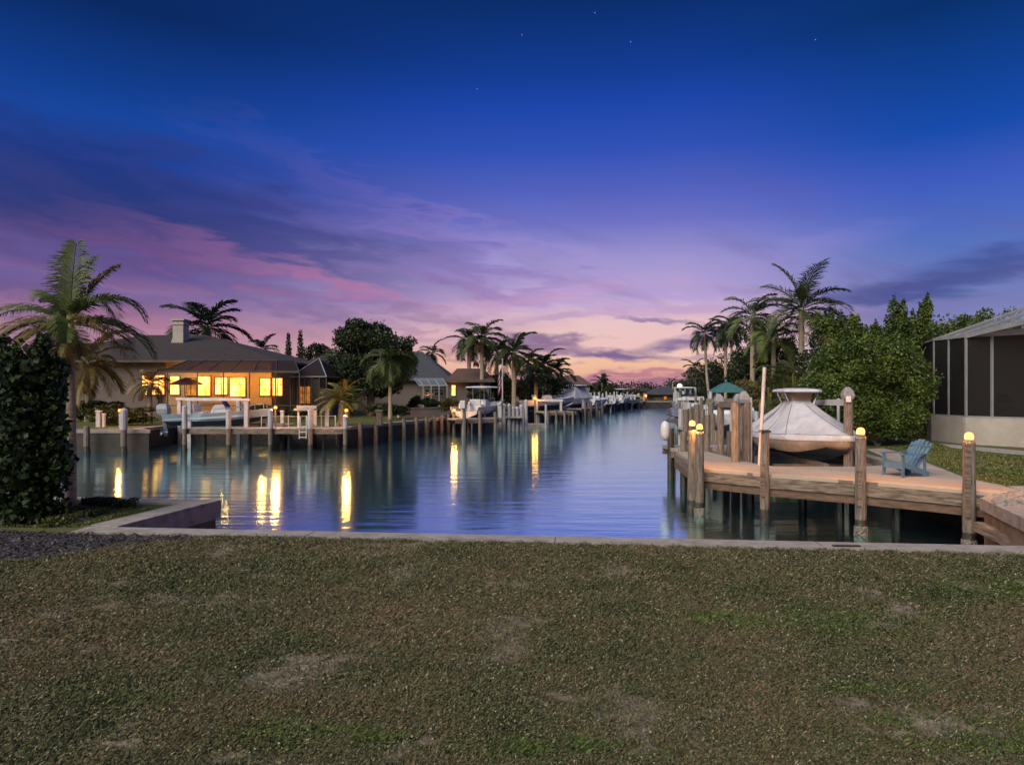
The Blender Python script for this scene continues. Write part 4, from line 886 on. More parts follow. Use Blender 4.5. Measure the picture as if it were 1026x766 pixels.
# ------------------------------------------------------------------ right bank clutter
def rdock(label,Y,px0,px1,posts,ptop,pm='wood'):
    return simple_dock(label,((xa(px0,Y),Y),(xa(px1,Y)+.0,Y)),1.3,posts,postm=pm,ptop=ptop)
rdock('narrow catwalk dock behind the double lamp piling',22.2,668,735,3,.55)
lift('timber lift with motors left of the covered boat',[(xa(722,20.6),20.6),(xa(737.5,20.6),20.6),(xa(712,26),26),(xa(740,26),26)],za(407,20.6),[(0,1),(2,3)],None,postm='wood',r=.11,motors=((xa(720,20.6),20.6,za(405,20.6)),(xa(739,20.6),20.6,za(405,20.6))),beamm='wood')
bE=boat('open white boat on the lift below the teal gazebo',6,2.2,.8,'gel_white','none',True); place(bE,(xa(722,28),28,-.1),math.radians(-100))
# fender on the catwalk end
fe=thing('fender','white oval fender hanging at the outer end of the catwalk','fender',at(666.5,441,21.8)); c_=wloc(fe); mb=MB(); mb.lathe(c_,[(.03,0),(.12,.06),(.15,.2),(.15,.42),(.11,.56),(.03,.62)],12); obj('body',mb,M['white'],fe,smooth=True); mb=MB(); mb.tube([c_+Vector((0,0,.62)),c_+Vector((.2,.05,.75))],.012,5); obj('rope',mb,M['black'],fe)
# storage stack beside
# gazebo
gz=thing('gazebo','teal roofed gazebo above the right bank lifts','gazebo',(xa(728,34),34,0)); Y=34; cx=xa(728,Y); mb=MB()
z0=za(393,Y); ring=lambda s,z:[(cx+dx*s,Y+dy*s,z) for dx,dy in ((-.78,-.78),(.78,-.78),(.78,.78),(-.78,.78))]
mb.loft([ring(1,z0),ring(.98,z0+.06),ring(.5,z0+.30),ring(.45,z0+.36),ring(.1,z0+.50)],cap=True); mb.tube([(cx,Y,z0+.5),(cx,Y,z0+.66)],.03,6); obj('roof',mb,M['teal'],gz)
for sx in (-.68,.68):
    for sy in (-.68,.68): mb=MB(); mb.box(cx+sx-.05,cx+sx+.05,Y+sy-.05,Y+sy+.05,WZ-.3,z0); obj('post',mb,M['white_pvc'],gz)
lst=[(26,690,702,'wood'),(33,682,706,'white_pvc'),(41,680,700,'wood'),(50,678,694,'white_pvc'),(62,676,690,'white_pvc'),(76,675,686,'white_pvc'),(92,674,682,'white_pvc')]
names=['nearest','second','third','fourth','fifth','sixth','farthest']
for (Y,a,b_,pm),nm in zip(lst,names):
    simple_dock(nm+' dock of the row receding along the right bank',((xa(a,Y),Y),(xa(b_+8,Y),Y)),1.4,4 if Y<60 else 3,postm=pm,ptop=1.25 if Y<60 else 1.9,pr=.12)
for Y,a,b_,nm in ((37,686,702,'white lift frame behind the gazebo dock'),(47,682,697,'white lift frame on the middle of the right bank'),(58,679,691,'small far white lift frame on the right bank')):
    lift(nm,[(xa(a,Y),Y),(xa(b_,Y),Y),(xa(a+1,Y+5),Y+5),(xa(b_,Y+5),Y+5)],za(401,Y),[(0,1),(2,3),(0,2)],(xa(a+3,Y),xa(b_-3,Y),Y,Y+5,.0),w=.2)
for lb,px,Y,rz,hm,tt in (('white boat lifted behind the gazebo dock',695,39.5,-95,'gel_white','none'),('pale boat lifted on the middle of the right bank',690,49,-100,'gel_white','none'),('small far white boat on the right bank',686,60,-100,'gel_white','white'),('blue hulled boat tied right of the teal gazebo',746,30,-100,'gel_blue','none')):
    b_=boat(lb,5.6,2.0,.8,hm,tt,False,group='boats along the right bank'); place(b_,(xa(px,Y),Y,-.05),math.radians(rz))
r=random.Random(9)
for i,(px,Y,tp) in enumerate(((703,30,398),(712,29,392),(690,44,400),(758,24,412),(762,27,404),(733,25,411),(697,36,398))):
    mb=MB(); x=xa(px,Y); mb.tube([(x,Y,WZ-.4),(x,Y,za(tp,Y))],[.075,.07],8)
    tag(obj('mooring_pole',mb,M['white_pvc' if i%2 else 'wood'],loc=(x,Y,WZ)),('slim wood pole left of the gazebo','white pole just left of the gazebo roof','wood pole among the middle right lifts','white pole left of the tall guide pole','wood pole directly behind the tall guide pole','white pole right under the gazebo roof','wood pole behind the double lamp piling')[i],'pole','mooring poles on the right bank')
# lone dark piling in open water
mb=MB(); x=xa(672,21.8); mb.tube([(x,21.8,WZ-.5),(x,21.8,.65)],[.11,.10],9); tag(obj('mooring_piling',mb,M['wood_wet'],loc=(x,21.8,WZ)),'dark piling at the outer corner of the catwalk dock','piling')
# round white lamp on thin pole (globe material emits its own pale glow)
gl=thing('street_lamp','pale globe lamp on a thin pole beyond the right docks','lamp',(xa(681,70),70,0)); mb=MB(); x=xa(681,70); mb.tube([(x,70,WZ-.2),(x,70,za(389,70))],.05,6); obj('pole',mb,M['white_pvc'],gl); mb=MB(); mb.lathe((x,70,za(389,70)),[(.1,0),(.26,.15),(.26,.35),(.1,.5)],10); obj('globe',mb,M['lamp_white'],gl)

# ------------------------------------------------------------------ trees: left
np_=thing('palm_tree','tall feather palm with drooping fronds beside the dark left bush','palm',(xa(71,11.3),11.3,0))
c=at(70,322,11.3); b0=wloc(np_); mb=MB(); mb.tube([b0-Vector((0,0,.05)),b0+Vector((0,0,.12)),b0+Vector((.01,0,.9)),b0+Vector((0,0,1.8)),c-Vector((0,0,.35)),c-Vector((0,0,.1)),c+Vector((0,0,.05))],[.11,.085,.075,.068,.065,.075,.03],12); obj('trunk',mb,M['palm_bark'],np_,smooth=True)
mb=MB(); mb.tube([c-Vector((0,0,.5)),c-Vector((0,0,.3)),c+Vector((0,0,.1))],[.06,.085,.045],10); obj('crown_shaft',mb,M['palm_gold'],np_,smooth=True)
r=random.Random(11)
#      az(deg; 0=right, 90=away) el length droop mat
for az,el,L,dr,mm,ll in ((100,1.50,1.42,.22,'palm_near',.44),(60,1.42,1.25,.4,'palm_near',.42),(178,.60,1.35,1.1,'palm_near',.40),(10,1.15,1.5,2.4,'palm_near',.36),(22,1.20,1.25,.5,'palm_dry',.34),(-25,1.0,1.45,2.2,'palm_near',.38),(200,.25,1.20,1.3,'palm_dry',.50),(165,-.1,1.1,.9,'palm_dry',.50),(225,-.1,1.0,1.2,'palm_dry',.50),(185,.05,1.25,1.0,'palm_near',.46),(345,.35,1.15,1.6,'palm_dry',.52),(12,.25,1.45,1.4,'palm_near',.50),(-10,.0,1.30,1.1,'palm_dry',.50),(280,-.6,.8,.7,'palm_dry',.42),(130,.7,1.2,1.4,'palm_near',.40),(300,.35,1.0,1.6,'palm_near',.42),(150,1.15,1.25,1.6,'palm_near',.38),(240,-.5,.8,.8,'palm_gold',.42),(325,-.6,.7,.6,'palm_gold',.40)):
    V=[];Fc=[]; frond(V,Fc,c+Vector((0,0,-.05)),math.radians(az),el,L,dr,88,ll,.021,.75,r,vee=.55); np_mesh('frond',np.array(V),np.array(Fc),M[mm],np_)
# big dark bush
bb=lump(-7.75,9.9,.95,1.15,.85,.95,36,1,.34)+lump(-7.6,9.9,1.85,1.0,.7,.62,26,2,.36)+[(-6.75,9.8,z,.34,.34,.34) for z in (.2,.6,1.0,1.4,1.8,2.1)]+[(-6.95,9.6,z,.34,.34,.34) for z in (.3,.8,1.3,1.7,2.2)]
rb=random.Random(17)
bb+=[(rb.uniform(-8.2,-6.5),9.7+rb.uniform(-.3,.2),2.35+rb.uniform(-.1,.22),.10,.10,.16) for _ in range(16)]+[(-6.48+rb.uniform(-.06,.12),9.7,rb.uniform(.1,2.3),.14,.14,.12) for _ in range(14)]
shrub('big dark leafy bush at the left edge beside the palm',bb,34000,.085,'leaf_bush',(-7.5,9.9,0),seed=5,shell=.35,aspect=.85)
shrub('low yellow green groundcover tuft at the foot of the left bush',lump(-6.45,9.9,.05,.35,.6,.08,10,6,.5),2600,.04,'leaf_olive',(-6.1,9.9,0),name='ground_cover_plant',seed=6)
shrub('small green tuft at the seawall corner by the left palm',lump(xa(133,11),11.0,.06,.22,.18,.10,6,7,.5),900,.04,'leaf_hedge',(xa(133,11),11.0,0),name='ground_cover_plant',seed=7)
shrub('small brownish tuft right behind the left palm trunk',lump(xa(92,11.2),11.2,.06,.45,.25,.10,6,8,.5),1200,.05,'leaf_dark',(xa(92,11.2),11.2,0),name='ground_cover_plant',seed=8)
palm('palm across the canal seen right behind the near palm trunk',88,362,40,40,'palm_dry',nf=16,trunk_r=.16,droop=1.5,nl=38,llen=.28)
palm('small weeping palm in front of the leftmost lit window',150,384,38,20,'palm_dry',nf=14,trunk_r=.15,droop=1.35,nl=38)
shrub('hedge under the leftmost palms across the canal',lump(xa(122,36.2),36.2,.62,2.6,.6,.64,20,9,.3),5000,.16,'leaf_olive',(xa(122,36.2),36.2,0),name='hedge',seed=9)
shrub('dark shrub mass behind the leftmost dock lamp',lump(xa(95,40.5),40.5,.8,2.2,.8,.85,20,10,.3),4500,.18,'leaf_dark',(xa(95,40.5),40.5,0),seed=10)
palm('palm rising behind the chimney of the left house',207,326,64,37,'palm_far',nf=16,trunk_r=.2,droop=1.25,nl=38,elr=(-.25,1.3))
palm('small dark palm behind the roof end of the left house',263,351,66,17,'palm_far',nf=13,trunk_r=.17,droop=1.25)
for i,(px,py0,lb) in enumerate(((289,334,'narrow columnar pine left of its twin behind the pool cage'),(301,331,'taller right twin of the narrow columnar pines'))):
    Y=70; b0=Vector((xa(px,Y),Y,0)); zt=za(py0,Y); bl_=[(b0.x,Y,z,.15+.75*(1-(z/zt))**.8*(1 if k%2 else .8),.6*(1-(z/zt))**.6+.2,.22) for k,z in enumerate(np.linspace(2,zt-.15,16))]
    broad(lb,bl_,3500,.16,'leaf_dark',b0,name='pine_tree',seed=20+i,trunk_r=.12,limbs=0,group='columnar pines')
broad('small round tree between the pines and the big tree',lump(xa(317,60),60,za(357,60),1.5,1.2,1.3,14,30,.35),3500,.18,'leaf_tree',(xa(317,60),60,0),seed=30)
T=lump(xa(370,49),49,3.9,3.3,2.6,3.0,60,31,.26)+lump(xa(362,49),49,6.2,1.8,1.4,1.0,16,36,.34)+lump(xa(345,49),49,3.0,1.6,1.4,1.8,14,37,.34)+lump(xa(404,49),49,4.6,1.3,1.2,1.2,12,38,.36)+lump(xa(350,49),49,5.5,1.5,1.5,1.2,16,32,.32)+lump(xa(385,49),49,5.4,1.6,1.5,1.3,16,33,.32)+lump(xa(402,49),49,3.4,1.2,1.2,1.9,14,34,.32)+lump(xa(334,50),50,3.0,1.3,1.2,1.5,12,35,.35)
broad('big dark round tree in the middle of the left bank',T,38000,.19,'leaf_tree',(xa(372,49),49,0),seed=31,trunk_r=.3,limbs=12,shell=.35)
palm('slim drooping palm standing before the big round tree',391,364,42,30,'palm_green',nf=17,trunk_r=.12,droop=2.6,nl=38,llen=.32,elr=(.2,1.35))
palm('small gold lit date palm beside the dock lamp',343,401,35.2,25,'palm_gold',nf=26,trunk_r=.24,droop=1.25,nl=38,lw=.045,elr=(-.1,1.4),llen=.24)
shrub('low dark hedge under the porch of the blue grey house',lump(xa(437,55),55,.75,1.7,.6,.6,14,40,.32),3000,.16,'leaf_dark',(xa(437,55),55,0),name='hedge',seed=40)
shrub('olive shrub between the big tree and the porch hedge',lump(xa(413,52),52,.8,.9,.6,.8,10,41,.4),2200,.14,'leaf_olive',(xa(413,52),52,0),seed=41)
shrub('shrub left of the garden wall under the big tree',lump(xa(385,44),44,.55,1.8,.6,.55,12,42,.35),2600,.14,'leaf_dark',(xa(385,44),44,0),seed=42)
shrub('low shrubs before the dark pool cage',lump(xa(300,41),41,.5,1.3,.5,.5,10,43,.35),2500,.13,'leaf_olive',(xa(300,41),41,0),seed=43)
shrub('round shrub in front of the two right lit windows',lump(xa(268,40.5),40.5,.55,1.4,.5,.55,10,44,.35),2500,.13,'leaf_olive',(xa(268,40.5),40.5,0),seed=44)
shrub('yellow lit shrub at the lamp left of the white boat',lump(xa(454,46.5),46.5,.45,.8,.5,.9,10,45,.4),2200,.12,'leaf_olive',(xa(454,46.5),46.5,0),seed=45)
palm('small palm over the blue grey roof',433,353,72,14,'palm_far',nf=13,trunk_r=.17,droop=1.35)
pl=[(470,342,60,20,'left palm of the tall pair behind the red brown roof'),(483,338,56,24,'tallest palm rising over the white boat'),(498,352,64,20,'palm just left of the flag top'),(515,352,57,24,'palm right behind the flag pole'),(529,362,66,17,'palm hidden between the flag pole and the lamp palms'),(545,365,66,22,'palm above the distant lamp'),(556,372,72,20,'rightmost palm of the clump above the distant lamp'),(537,376,60,16,'low palm nearest the distant lamp'),(603,383,98,10,'tiny palm right of the pale two storey house')]
for px,py,Y,rr,lb in pl: palm(lb,px,py,Y,rr,'palm_far' if Y>58 else 'palm_green',nf=15,trunk_r=.2,droop=1.3,nl=38,seed=3,group='palms on the far left bank')
for i,(px,py,Y,w,h,lb) in enumerate(((500,388,60,3.0,1.6,'dark shrubbery below the flag pole palms'),(525,386,63,3.2,1.9,'dark thicket between the flag pole and the lamp'),(550,389,68,3.0,1.8,'dark thicket behind the lamp palms'),(598,392,96,2.6,1.6,'shrubs right of the pale two storey house'),(612,393,104,2.4,1.4,'shrubs behind the far left docks'),(478,392,56,1.2,1.2,'shrub beside the dark garage door'))):
    broad(lb,lump(xa(px,Y),Y,max(h*.9,za(py,Y)-.2),w,1.4,h,16,50+i,.32),3800,.2,'leaf_dark',(xa(px,Y),Y,0),name='shrub_tree',seed=50+i,trunk_r=.1,limbs=4)
b0=Vector((xa(605,100),100,0)); bl_=[(b0.x,100,z,.3+1.2*(1-z/4.2),.8,.25) for z in np.linspace(.8,za(374,100)-.2,9)]
broad('pointed dark tree right of the pale house',bl_,2500,.22,'leaf_dark',b0,name='fir_tree',seed=60,limbs=0)

# ------------------------------------------------------------------ trees: right
palm('thin leaning palm leftmost of the right bank palms',706,333,48,20,'palm_far',nf=14,trunk_r=.10,droop=1.6,lean=.45,seed=1)
palm('slim palm second from the left on the right bank',727,332,46,19,'palm_far',nf=14,trunk_r=.11,droop=1.6,seed=2)
palm('slim palm third from the left on the right bank',733,325,52,20,'palm_far',nf=14,trunk_r=.11,droop=1.6,seed=5)
palm('full palm left of the tall coconut palm',754,315,38,30,'palm_green',nf=17,trunk_r=.15,droop=1.5,seed=3,nl=24)
palm('yellowish palm low between the full palm and coconut palm',775,338,34,30,'palm_near',nf=15,trunk_r=.14,droop=1.5,seed=4,nl=24)
palm('tall coconut palm with open crown over the right hedge',803,308,33,46,'palm_green',nf=20,trunk_r=.16,droop=1.05,seed=6,nl=44,elr=(-.35,1.5),lw=.045,llen=.30)
palm('weeping gold green palm beside the coconut trunk',829,330,30,26,'palm_gold',nf=14,trunk_r=.09,droop=2.6,seed=7,nl=26,lw=.03)
# areca clump
ar=thing('areca_palm','weeping yellow green areca clump left of the hedge','palm',(xa(800,27),27,0)); r=random.Random(12); V=[];Fc=[]; mb=MB()
for i in range(46):
    bx_=xa(800,27)+r.uniform(-1.2,1.1); by_=27+r.uniform(-.7,.7); h=r.uniform(.6,2.6); mb.tube([(bx_,by_,0),(bx_,by_,h)],.035,5)
    frond(V,Fc,(bx_,by_,h),r.uniform(0,2*PI),r.uniform(.9,1.45),r.uniform(1.1,1.9),r.uniform(1.4,2.2),22,.42,.035,.8,r)
obj('stem',mb,M['palm_gold'],ar); np_mesh('fronds_crown',np.array(V),np.array(Fc),M['leaf_olive'],ar)
# hedge as big trees
Hd=lump(xa(872,23),23,1.9,2.4,1.1,1.9,60,70,.27)+lump(xa(845,23.5),23.5,2.4,1.4,1.0,1.7,24,71,.28)+lump(xa(899,24.3),24.3,2.3,1.25,.9,2.3,44,72,.27)+lump(xa(918,27.5),27.5,3.2,1.1,.9,1.8,24,73,.26)+lump(xa(916,26.5),26.5,1.3,.9,.8,1.4,16,79,.3)+lump(xa(936,29.5),29.5,3.0,1.5,.9,2.0,30,78,.28)+lump(xa(958,31),31,3.9,1.5,.9,1.5,20,77,.28)+lump(xa(826,25),25,1.5,1.4,1.0,1.5,18,74,.3)
sp=random.Random(31)
for i in range(34):
    px=sp.uniform(818,930); Yc=24 if px<908 else 27; z=za(sp.uniform(318,338) if px<895 else sp.uniform(300,325),Yc); x=xa(px,Yc); Hd+= [(x,Yc,z-.25,.22,.2,.35),(x+sp.uniform(-.06,.06),Yc,z+.1,.08,.08,.22)]
shrub('towering green hedge behind the covered boat and blue chair',Hd,140000,.092,'leaf_hedge',(xa(880,23),23,0),name='hedge',seed=70,shell=.35,aspect=.65)
shrub('leafy tree tops rising above the screened porch roof',lump(xa(985,30),30,4.3,1.7,1.2,1.2,22,75,.3)+[(xa(965,30),30,z,.25,.25,.4) for z in (4.4,4.9)]+[(xa(1012,30),30,4.8,.6,.4,.7),(xa(940,30),30,4.0,1.0,.8,1.2)]+[(xa(985,30),30,z,.9,.8,.8) for z in (.8,1.8,2.8,3.6)],8000,.15,'leaf_hedge',(xa(985,30),30,0),name='leafy_shrub',seed=75)
for i,(px,py,Y,w,h,mm,lb,n_) in enumerate(((778,372,36,1.6,1.8,'leaf_olive','olive tree behind the tall guide pole',6000),(755,370,42,2.0,2.0,'leaf_dark','dark tree right of the gazebo',6000),(732,372,52,2.4,2.0,'leaf_dark','dark tree directly behind the gazebo',5000),(712,378,62,2.6,1.7,'leaf_dark','dark tree left of the gazebo',4500),(698,384,74,2.6,1.6,'leaf_tree','small round tree behind the far right docks',3500),(690,389,90,2.6,1.4,'leaf_tree','small tree at the far end of the right bank',3000),(795,392,30,1.6,1.2,'leaf_olive','brown green shrub behind the covered boat top',5000),(760,395,35,1.6,1.0,'palm_dry','brown dry shrub left of the covered boat',3500),(765,350,44,2.3,2.2,'leaf_dark','tall dark tree behind the full palm',6000),(838,350,30,1.8,2.0,'leaf_tree','dark tree behind the left end of the hedge',5000))):
    z=za(py,Y); bl_=lump(xa(px,Y),Y,z,w,1.4,h,20,80+i,.3)
    if z-h>.5: bl_+=lump(xa(px,Y),Y,(z-h)/2+.3,w*.8,1.0,(z-h)/2+.6,10,180+i,.4)
    broad(lb,bl_,n_,.17,mm,(xa(px,Y),Y,0),seed=80+i,trunk_r=.16,limbs=6)
palm('little palm at the left end of the right bank trees',697,368,70,13,'palm_far',nf=13,trunk_r=.13,droop=1.35,seed=8)
for i,(px,py,Y,lb) in enumerate(((674,382,128,'palm over the left part of the far grey roof'),(682,384,132,'palm over the right part of the far grey roof'))): palm(lb,px,py,Y,7,'palm_far',nf=11,trunk_r=.2,droop=1.3,nl=12)
for i,(px,py,Y,w_,lb) in enumerate(((632,389,124,2.2,'small dark tree left of the lit far house'),(622,388,118,2.0,'small dark tree above the boat shelter roof'),(656,390,128,1.5,'small dark tree between the two far houses'),(640,392,122,1.4,'low bush before the lit far house'))):
    broad(lb,lump(xa(px,Y),Y,1.5,w_,1.4,za(py,Y)-1.5,12,300+i,.36),2200,.25,'leaf_dark',(xa(px,Y),Y,0),name='shrub_tree',seed=300+i,trunk_r=.1,limbs=3)
# far woods: a continuous belt nobody could count
r=np.random.default_rng(3); bl_=[]
for x in np.arange(-260,300,4.0): bl_.append((x,230+r.uniform(-8,8),1.6+r.uniform(-.3,.8),4.2,3,2.2+r.uniform(-.3,1.2)))
V,Fq=leaves(bl_,26000,.9,seed=99,shell=.4,zmin=0); o=np_mesh('far_woods',V,Fq,M['leaf_tree']); tag(o,'distant dark tree belt along the horizon','woods',None,'stuff')

# ------------------------------------------------------------------ foreground grass
def vnoise(x,y,s,seed):
    r=np.random.default_rng(seed); n=64; G=r.random((n,n)); X=x/s; Y=y/s; xi=np.floor(X).astype(int); yi=np.floor(Y).astype(int); fx=X-xi; fy=Y-yi; fx=fx*fx*(3-2*fx); fy=fy*fy*(3-2*fy)
    g=lambda a,b: G[a%n,b%n]
    return (g(xi,yi)*(1-fx)+g(xi+1,yi)*fx)*(1-fy)+(g(xi,yi+1)*(1-fx)+g(xi+1,yi+1)*fx)*fy
def fbm(x,y,s,seed): return .5*vnoise(x,y,s,seed)+.3*vnoise(x,y,s/2.3,seed+1)+.2*vnoise(x,y,s/5,seed+2)
m,nt,b,out=new_mat('grass_blade'); a=nt.nodes.new('ShaderNodeVertexColor'); a.layer_name='Col'; nt.links.new(a.outputs[0],b.inputs['Base Color']); b.inputs['Roughness'].default_value=.7; b.inputs['Specular IOR Level'].default_value=.15; M['blade']=m
def grass(name,label,n,xr,yf,edge,seed,hgt=(.018,.05),wd=.0045,pal='dry'):
    r=np.random.default_rng(seed); 
    # density ~ 1/Y : sample Y then X in the view wedge
    Y=yf[0]*(yf[1]/yf[0])**r.random(n); X=(r.random(n)*2-1)*(Y*.80+.4)*1.0+0
    if xr: X=xr[0]+(xr[1]-xr[0])*r.random(n); Y=yf[0]+(yf[1]-yf[0])*r.random(n)
    keep=edge(X,Y); X,Y=X[keep],Y[keep]
    den=fbm(X,Y,.55,seed+5); k2=r.random(len(X))<np.clip((den-.24)*4.2,.05,1) if pal=='dry' else np.ones(len(X),bool)
    bare=np.zeros(len(X))
    if pal=='dry':
        for (px,py,rx,ry) in ((632,712,.20,.30),(640,735,.14,.16),(420,748,.12,.10),(395,757,.10,.07),(850,706,.14,.12),(225,760,.12,.06),(900,735,.25,.07),(650,752,.16,.06),(620,665,.3,.12),(120,745,.2,.06),(760,680,.2,.08),(480,620,.4,.12),(240,620,.4,.1),(960,660,.3,.1),(560,700,.18,.08)):
            c=gp(px,py); d=((X-c.x)/(rx*1.15))**2+((Y-c.y)/(ry*1.2))**2; bare=np.maximum(bare,np.exp(-d)*(1.15 if py>690 else .42))
        k2&=r.random(len(X))>bare*(.25+1.5*vnoise(X,Y,.06,77))
    X,Y=X[k2],Y[k2]; n=len(X)
    g=fbm(X,Y,.8,seed+9); g2=fbm(X,Y,.22,seed+19); u=r.random(n)
    green=np.array([.098,.112,.048]); dkg=np.array([.045,.058,.024]); brown=np.array([.165,.115,.068]); straw=np.array([.34,.28,.16]); olive=np.array([.172,.165,.088])
    if pal=='green': brown=np.array([.20,.16,.06]); olive=np.array([.16,.19,.05]); green=np.array([.11,.15,.04]); dkg=np.array([.08,.11,.03])
    C=np.empty((n,3)); w=g*.55+g2*.25+u*.42; 
    C[:]=olive; C[w<.60]=green; C[w<.46]=dkg; C[w>.70]=brown; C[u>.92]=straw
    gp_=np.zeros(n)
    if pal=='dry':
        for (px,py,rx,ry) in ((850,625,.5,.25),(300,735,.4,.15),(1000,590,.6,.3),(720,622,.4,.2),(560,752,.5,.10),(945,725,.35,.1),(380,745,.3,.1),(985,745,.5,.14),(880,690,.3,.08),(120,700,.25,.08)):
            c=gp(px,py); gp_=np.maximum(gp_,np.exp(-(((X-c.x)/rx)**2+((Y-c.y)/ry)**2)))
        s=r.random(n)<gp_*2.4*vnoise(X,Y,.09,55); C[s]=C[s]*.3+np.array([.075,.125,.028])*.8
    C*= (.48+.78*r.random(n)**1.3)[:,None]
    sc=(Y/4.5)**.55 if pal=='dry' else (np.ones(n)*1.6)
    h=(hgt[0]+(hgt[1]-hgt[0])*r.random(n)**1.5)*sc*(1+.9*gp_*vnoise(X,Y,.09,55)); wv=wd*sc*(.7+.8*r.random(n)); az=r.random(n)*2*np.pi; ln=(.3+1.1*r.random(n))*h
    dx,dy=np.cos(az),np.sin(az); sx,sy=-dy,dx; 
    B0=np.stack([X-sx*wv,Y-sy*wv,np.full(n,.003)],1); B1=np.stack([X+sx*wv,Y+sy*wv,np.full(n,.003)],1)
    M1=np.stack([X+dx*ln*.4+sx*wv*.9,Y+dy*ln*.4+sy*wv*.9,h*.65],1); T=np.stack([X+dx*ln,Y+dy*ln,h*(.75+.3*r.random(n))],1)
    V=np.stack([B0,B1,M1,T],1).reshape(-1,3); Fq=np.arange(4*n).reshape(n,4); Cc=np.repeat(C,4,axis=0)
    o=np_mesh(name,V,Fq,M['blade'],cols=Cc); return tag(o,label,'grass',None,'stuff')
lawn_edge=lambda X,Y: (Y<9.04-(X+5.9)*.1035+.05*np.sin(X*3.1)*np.sin(X*7.7)+.03*np.sin(X*23)) & ~((X<-3.9)&(Y>7.15+np.maximum(0,(X+6.2))*.75+.15*np.sin(X*5)))
grass('lawn_grass','dry patchy short grass of the foreground lawn',1250000,None,(3.1,9.3),lawn_edge,1,hgt=(.010,.032),wd=.0023)
# small clover leaves low among the blades
r=np.random.default_rng(8); n=260000; Y=3.1*(9.2/3.1)**r.random(n); X=(r.random(n)*2-1)*(Y*.8+.4); kp=lawn_edge(X,Y)&(fbm(X,Y,.5,41)+.3*r.random(n)>.55); X,Y=X[kp],Y[kp]; n=len(X)
sc=(Y/4.5)**.6; s=(.0035+.0035*r.random(n))*sc; z=(.012+.022*r.random(n))*sc; az=r.random(n)*2*np.pi; tx,ty=np.cos(az)*s,np.sin(az)*s; tl=r.normal(size=(n,2))*.5*s[:,None]
V=np.stack([np.stack([X-tx,Y-ty,z-tl[:,0]],1),np.stack([X+ty,Y-tx,z+tl[:,1]],1),np.stack([X+tx,Y+ty,z+tl[:,0]],1),np.stack([X-ty,Y+tx,z-tl[:,1]],1)],1).reshape(-1,3)
C=np.where((r.random(n)<.10)[:,None],np.array([.26,.25,.17]),np.where((r.random(n)<.5)[:,None],np.array([.075,.092,.036]),np.array([.12,.10,.05])))*(.7+.6*r.random(n))[:,None]
o=np_mesh('lawn_clover',V,np.arange(4*n).reshape(n,4),M['blade'],cols=np.repeat(C,4,axis=0)); tag(o,'tiny clover leaves scattered in the foreground lawn','ground cover',None,'stuff')
# side lawns
def poly_in(poly):
    P=[(p[0],p[1]) for p in poly]
    def f(X,Y):
        ins=np.zeros(len(X),bool); j=len(P)-1
        for i in range(len(P)):
            xi,yi=P[i];xj,yj=P[j]; c=((yi>Y)!=(yj>Y))&(X<(xj-xi)*(Y-yi)/(yj-yi+1e-12)+xi); ins^=c; j=i
        return ins
    return f
grass('side_lawn_grass','green grass between the paver path and screened porch',110000,(9,20),(11.5,25),poly_in([gp(885,449),gp(900,445),gp(935,443),gp(955,449),gp(1000,454.5),gp(1060,460),gp(1080,486),gp(985,485),gp(965,476),gp(925,460),gp(900,451)]),5,pal='green',hgt=(.012,.028),wd=.006)
grass('corner_lawn_grass','green grass on the seawall corner beside the left palm',30000,(-8,-5),(9.4,11.3),lambda X,Y: (X<(-6.02+(Y-9.4)*.2))&(Y<11.2-.4*np.sin(X*4)),6,pal='green',hgt=(.010,.022),wd=.004)
# mulch chips
r=np.random.default_rng(12); n=14000; X=-9+6*r.random(n); Y=7.0+2.3*r.random(n); kp=~lawn_edge(X,Y)&(Y<9.0-(X+5.9)*.1); X,Y=X[kp],Y[kp]; n=len(X); s=.012+.02*r.random(n); az=r.random(n)*6.28; z=.012+.02*r.random(n); tx,ty=np.cos(az)*s,np.sin(az)*s; tl=r.normal(size=n)*.008
V=np.stack([np.stack([X-tx,Y-ty,z-tl],1),np.stack([X+ty*.5,Y-tx*.5,z+tl],1),np.stack([X+tx,Y+ty,z+tl],1),np.stack([X-ty*.5,Y+tx*.5,z],1)],1).reshape(-1,3)
C=(np.array([.10,.09,.095])*(.2+1.3*r.random(n)**2)[:,None]); o=np_mesh('mulch_chips',V,np.arange(4*n).reshape(n,4),M['blade'],cols=np.repeat(C,4,axis=0)); tag(o,'dark mulch chips under the left bush','mulch',None,'stuff')
# little drain plate on the seawall cap
c=gp(848,549.5); mb=MB(); mb.box(c.x-.16,c.x+.16,c.y-.03,c.y+.03,.031,.045); tag(obj('drain_plate',mb,M['black'],loc=(c.x,c.y,.03)),'small black plate on the foreground seawall cap','plate')

# ------------------------------------------------------------------ sky
w=bpy.data.worlds.new('World'); scn.world=w; w.use_nodes=True; nt=w.node_tree; nt.nodes.clear(); N,L=nt.nodes,nt.links
def mth(op,a,b=None,c=None,clamp=False):
    n=N.new('ShaderNodeMath'); n.operation=op; n.use_clamp=clamp
    for i,v in enumerate((a,b,c)):
        if v is None: continue
        if isinstance(v,(int,float)): n.inputs[i].default_value=v
        else: L.new(v,n.inputs[i])
    return n.outputs[0]
def lin(c): return tuple((v/255/12.92 if v/255<=.04045 else ((v/255+.055)/1.055)**2.4) for v in c)
def mixc(f,a,b):
    n=N.new('ShaderNodeMix'); n.data_type='RGBA'
    if isinstance(f,(int,float)): n.inputs[0].default_value=f
    else: L.new(f,n.inputs[0])
    for i,v in ((6,a),(7,b)):
        if isinstance(v,tuple): n.inputs[i].default_value=(*lin(v),1)
        else: L.new(v,n.inputs[i])
    return n.outputs[2]
